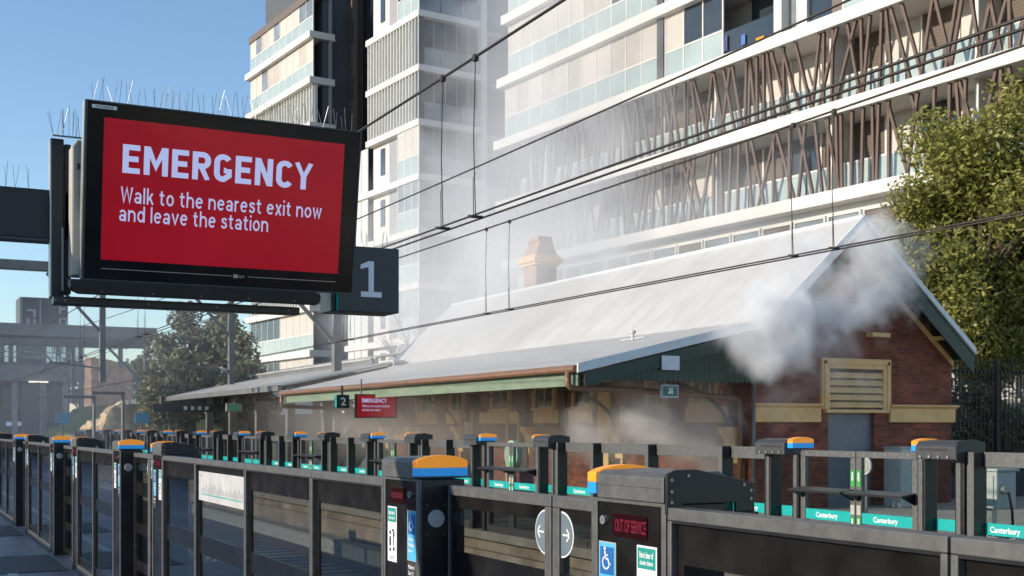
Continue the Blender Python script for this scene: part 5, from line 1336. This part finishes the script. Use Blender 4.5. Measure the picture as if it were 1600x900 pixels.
tree('bare_tree', 'thin almost leafless tree in front of the middle tower', (TR.X(742, 49), 49, 0), 10.2, (2.3, 2.3, 3.6), 700, .1, M['leaf'], 60, .12, None, 22, True)
tree('bare_tree', 'bare twiggy tree left of the roof ridge beside the number 1 sign', (TR.X(655, 50), 50, 0), 8.0, (1.8, 1.8, 2.6), 120, .1, M['leaf'], 64, .1, None, 16, True)

# ================================================================== SMOKE
def smoke(name, label, loc, sc, dens, nscale, lo, hi, turn=(0, 0, 0), fall=1.0, col=(.97, .97, .98), detail=3.0, aniso=-.05, rag=2.6, boxy=False):
    bm = bmesh.new()
    if boxy: bmesh.ops.create_cube(bm, size=2)
    else: bmesh.ops.create_icosphere(bm, subdivisions=3, radius=1)
    me = bpy.data.meshes.new(name); bm.to_mesh(me); bm.free()
    o = bpy.data.objects.new(name, me); C.objects.link(o); o.location = loc; o.scale = sc; o.rotation_euler = [rad(a) for a in turn]
    m = bpy.data.materials.new(name + '_air'); m.use_nodes = True; t = m.node_tree; L = t.links
    t.nodes.remove(t.nodes['Principled BSDF'])
    pv = t.nodes.new('ShaderNodeVolumePrincipled'); pv.inputs['Color'].default_value = (*col, 1); pv.inputs['Anisotropy'].default_value = aniso
    L.new(pv.outputs[0], t.nodes['Material Output'].inputs['Volume'])
    ge = t.nodes.new('ShaderNodeNewGeometry'); n = t.nodes.new('ShaderNodeTexNoise'); n.inputs['Scale'].default_value = nscale; n.inputs['Detail'].default_value = detail; n.inputs['Roughness'].default_value = .55; n.inputs['Distortion'].default_value = .35
    L.new(ge.outputs['Position'], n.inputs['Vector'])
    tc = t.nodes.new('ShaderNodeTexCoord'); ln = t.nodes.new('ShaderNodeVectorMath'); ln.operation = 'LENGTH'; L.new(tc.outputs['Object'], ln.inputs[0])
    f_ = t.nodes.new('ShaderNodeMapRange'); f_.inputs['From Min'].default_value = 1.0; f_.inputs['From Max'].default_value = 0; f_.inputs['To Min'].default_value = 0; f_.inputs['To Max'].default_value = fall
    L.new(ln.outputs['Value'], f_.inputs[0])
    ad = t.nodes.new('ShaderNodeMath'); ad.operation = 'MULTIPLY_ADD'; ad.inputs[1].default_value = rag; L.new(n.outputs[0], ad.inputs[0]); L.new(f_.outputs[0], ad.inputs[2])
    mr = t.nodes.new('ShaderNodeMapRange'); mr.inputs['From Min'].default_value = lo; mr.inputs['From Max'].default_value = hi; mr.inputs['To Max'].default_value = dens; mr.interpolation_type = 'SMOOTHSTEP'
    L.new(ad.outputs[0], mr.inputs[0]); L.new(mr.outputs[0], pv.inputs['Density'])
    me.materials.append(m)
    tag(o, label, 'smoke', kind='stuff'); return o
def at(u, v, Y): X = TR.X(u, Y); return (X, Y, TR.Z(v, X, Y))
if SMOKE:
    smoke('smoke', 'dense grey smoke billowing in front of the brick gable', at(1290, 478, 18.5), (2.5, .85, 1.8), 2.0, 1.05, 1.58, 2.2, detail=8)
    smoke('smoke', 'grey smoke mass hanging at the awning end left of the gable vent', at(1215, 525, 18.4), (2.2, .85, 1.45), 2.0, 1.1, 1.58, 2.2, detail=8)
    smoke('smoke', 'grey smoke plume rising to the gable apex', at(1380, 420, 18.5), (1.8, .8, 1.7), 2.1, 1.15, 1.58, 2.15, detail=8)
    smoke('smoke', 'thin ragged smoke sinking over the gable vent and door', at(1280, 600, 18.7), (2.2, .6, 1.2), .5, 1.0, 1.5, 2.5, detail=6)
    smoke('smoke', 'smoke puff rolling out under the awning end', at(1050, 665, 20.5), (3.0, 2.0, 1.4), .8, .9, 1.5, 2.2, detail=7, col=(.95, .92, .9))
    smoke('smoke', 'white smoke veil drifting over the station roof in front of the batten storeys', (20.5, 37, 7.4), (7.5, 16, 6.0), .13, .26, 1.3, 2.25, detail=8, rag=2.5, col=(.9, .92, .95))
    smoke('smoke', 'pale smoke sliding down over the left part of the grey roof', (15.5, 34, 5.3), (4.2, 11, 2.8), .10, .4, 1.35, 2.3, detail=7, rag=2.6, col=(.93, .94, .96))
    smoke('smoke', 'pale smoke column rising along the middle tower', (25.0, 48, 14.0), (4.2, 12, 12), .10, .28, 1.32, 2.2, turn=(-12, 0, 0), detail=8, rag=2.7, col=(.85, .88, .94))
    smoke('smoke', 'thin smoke trailing under the awning along the platform', (13.2, 33, 1.9), (3.4, 16, 2.1), .08, .5, 1.1, 2.1, detail=6, rag=2.2, col=(.97, .93, .88))
    smoke('smoke', 'smoke haze over the far platforms at left, shade put into its bluish colour', (9, 66, 2.5), (20, 36, 8), .011, .14, 1.15, 2.1, col=(.55, .62, .74), rag=2.4)  # dark bluish colour paints in the shade on this smoke
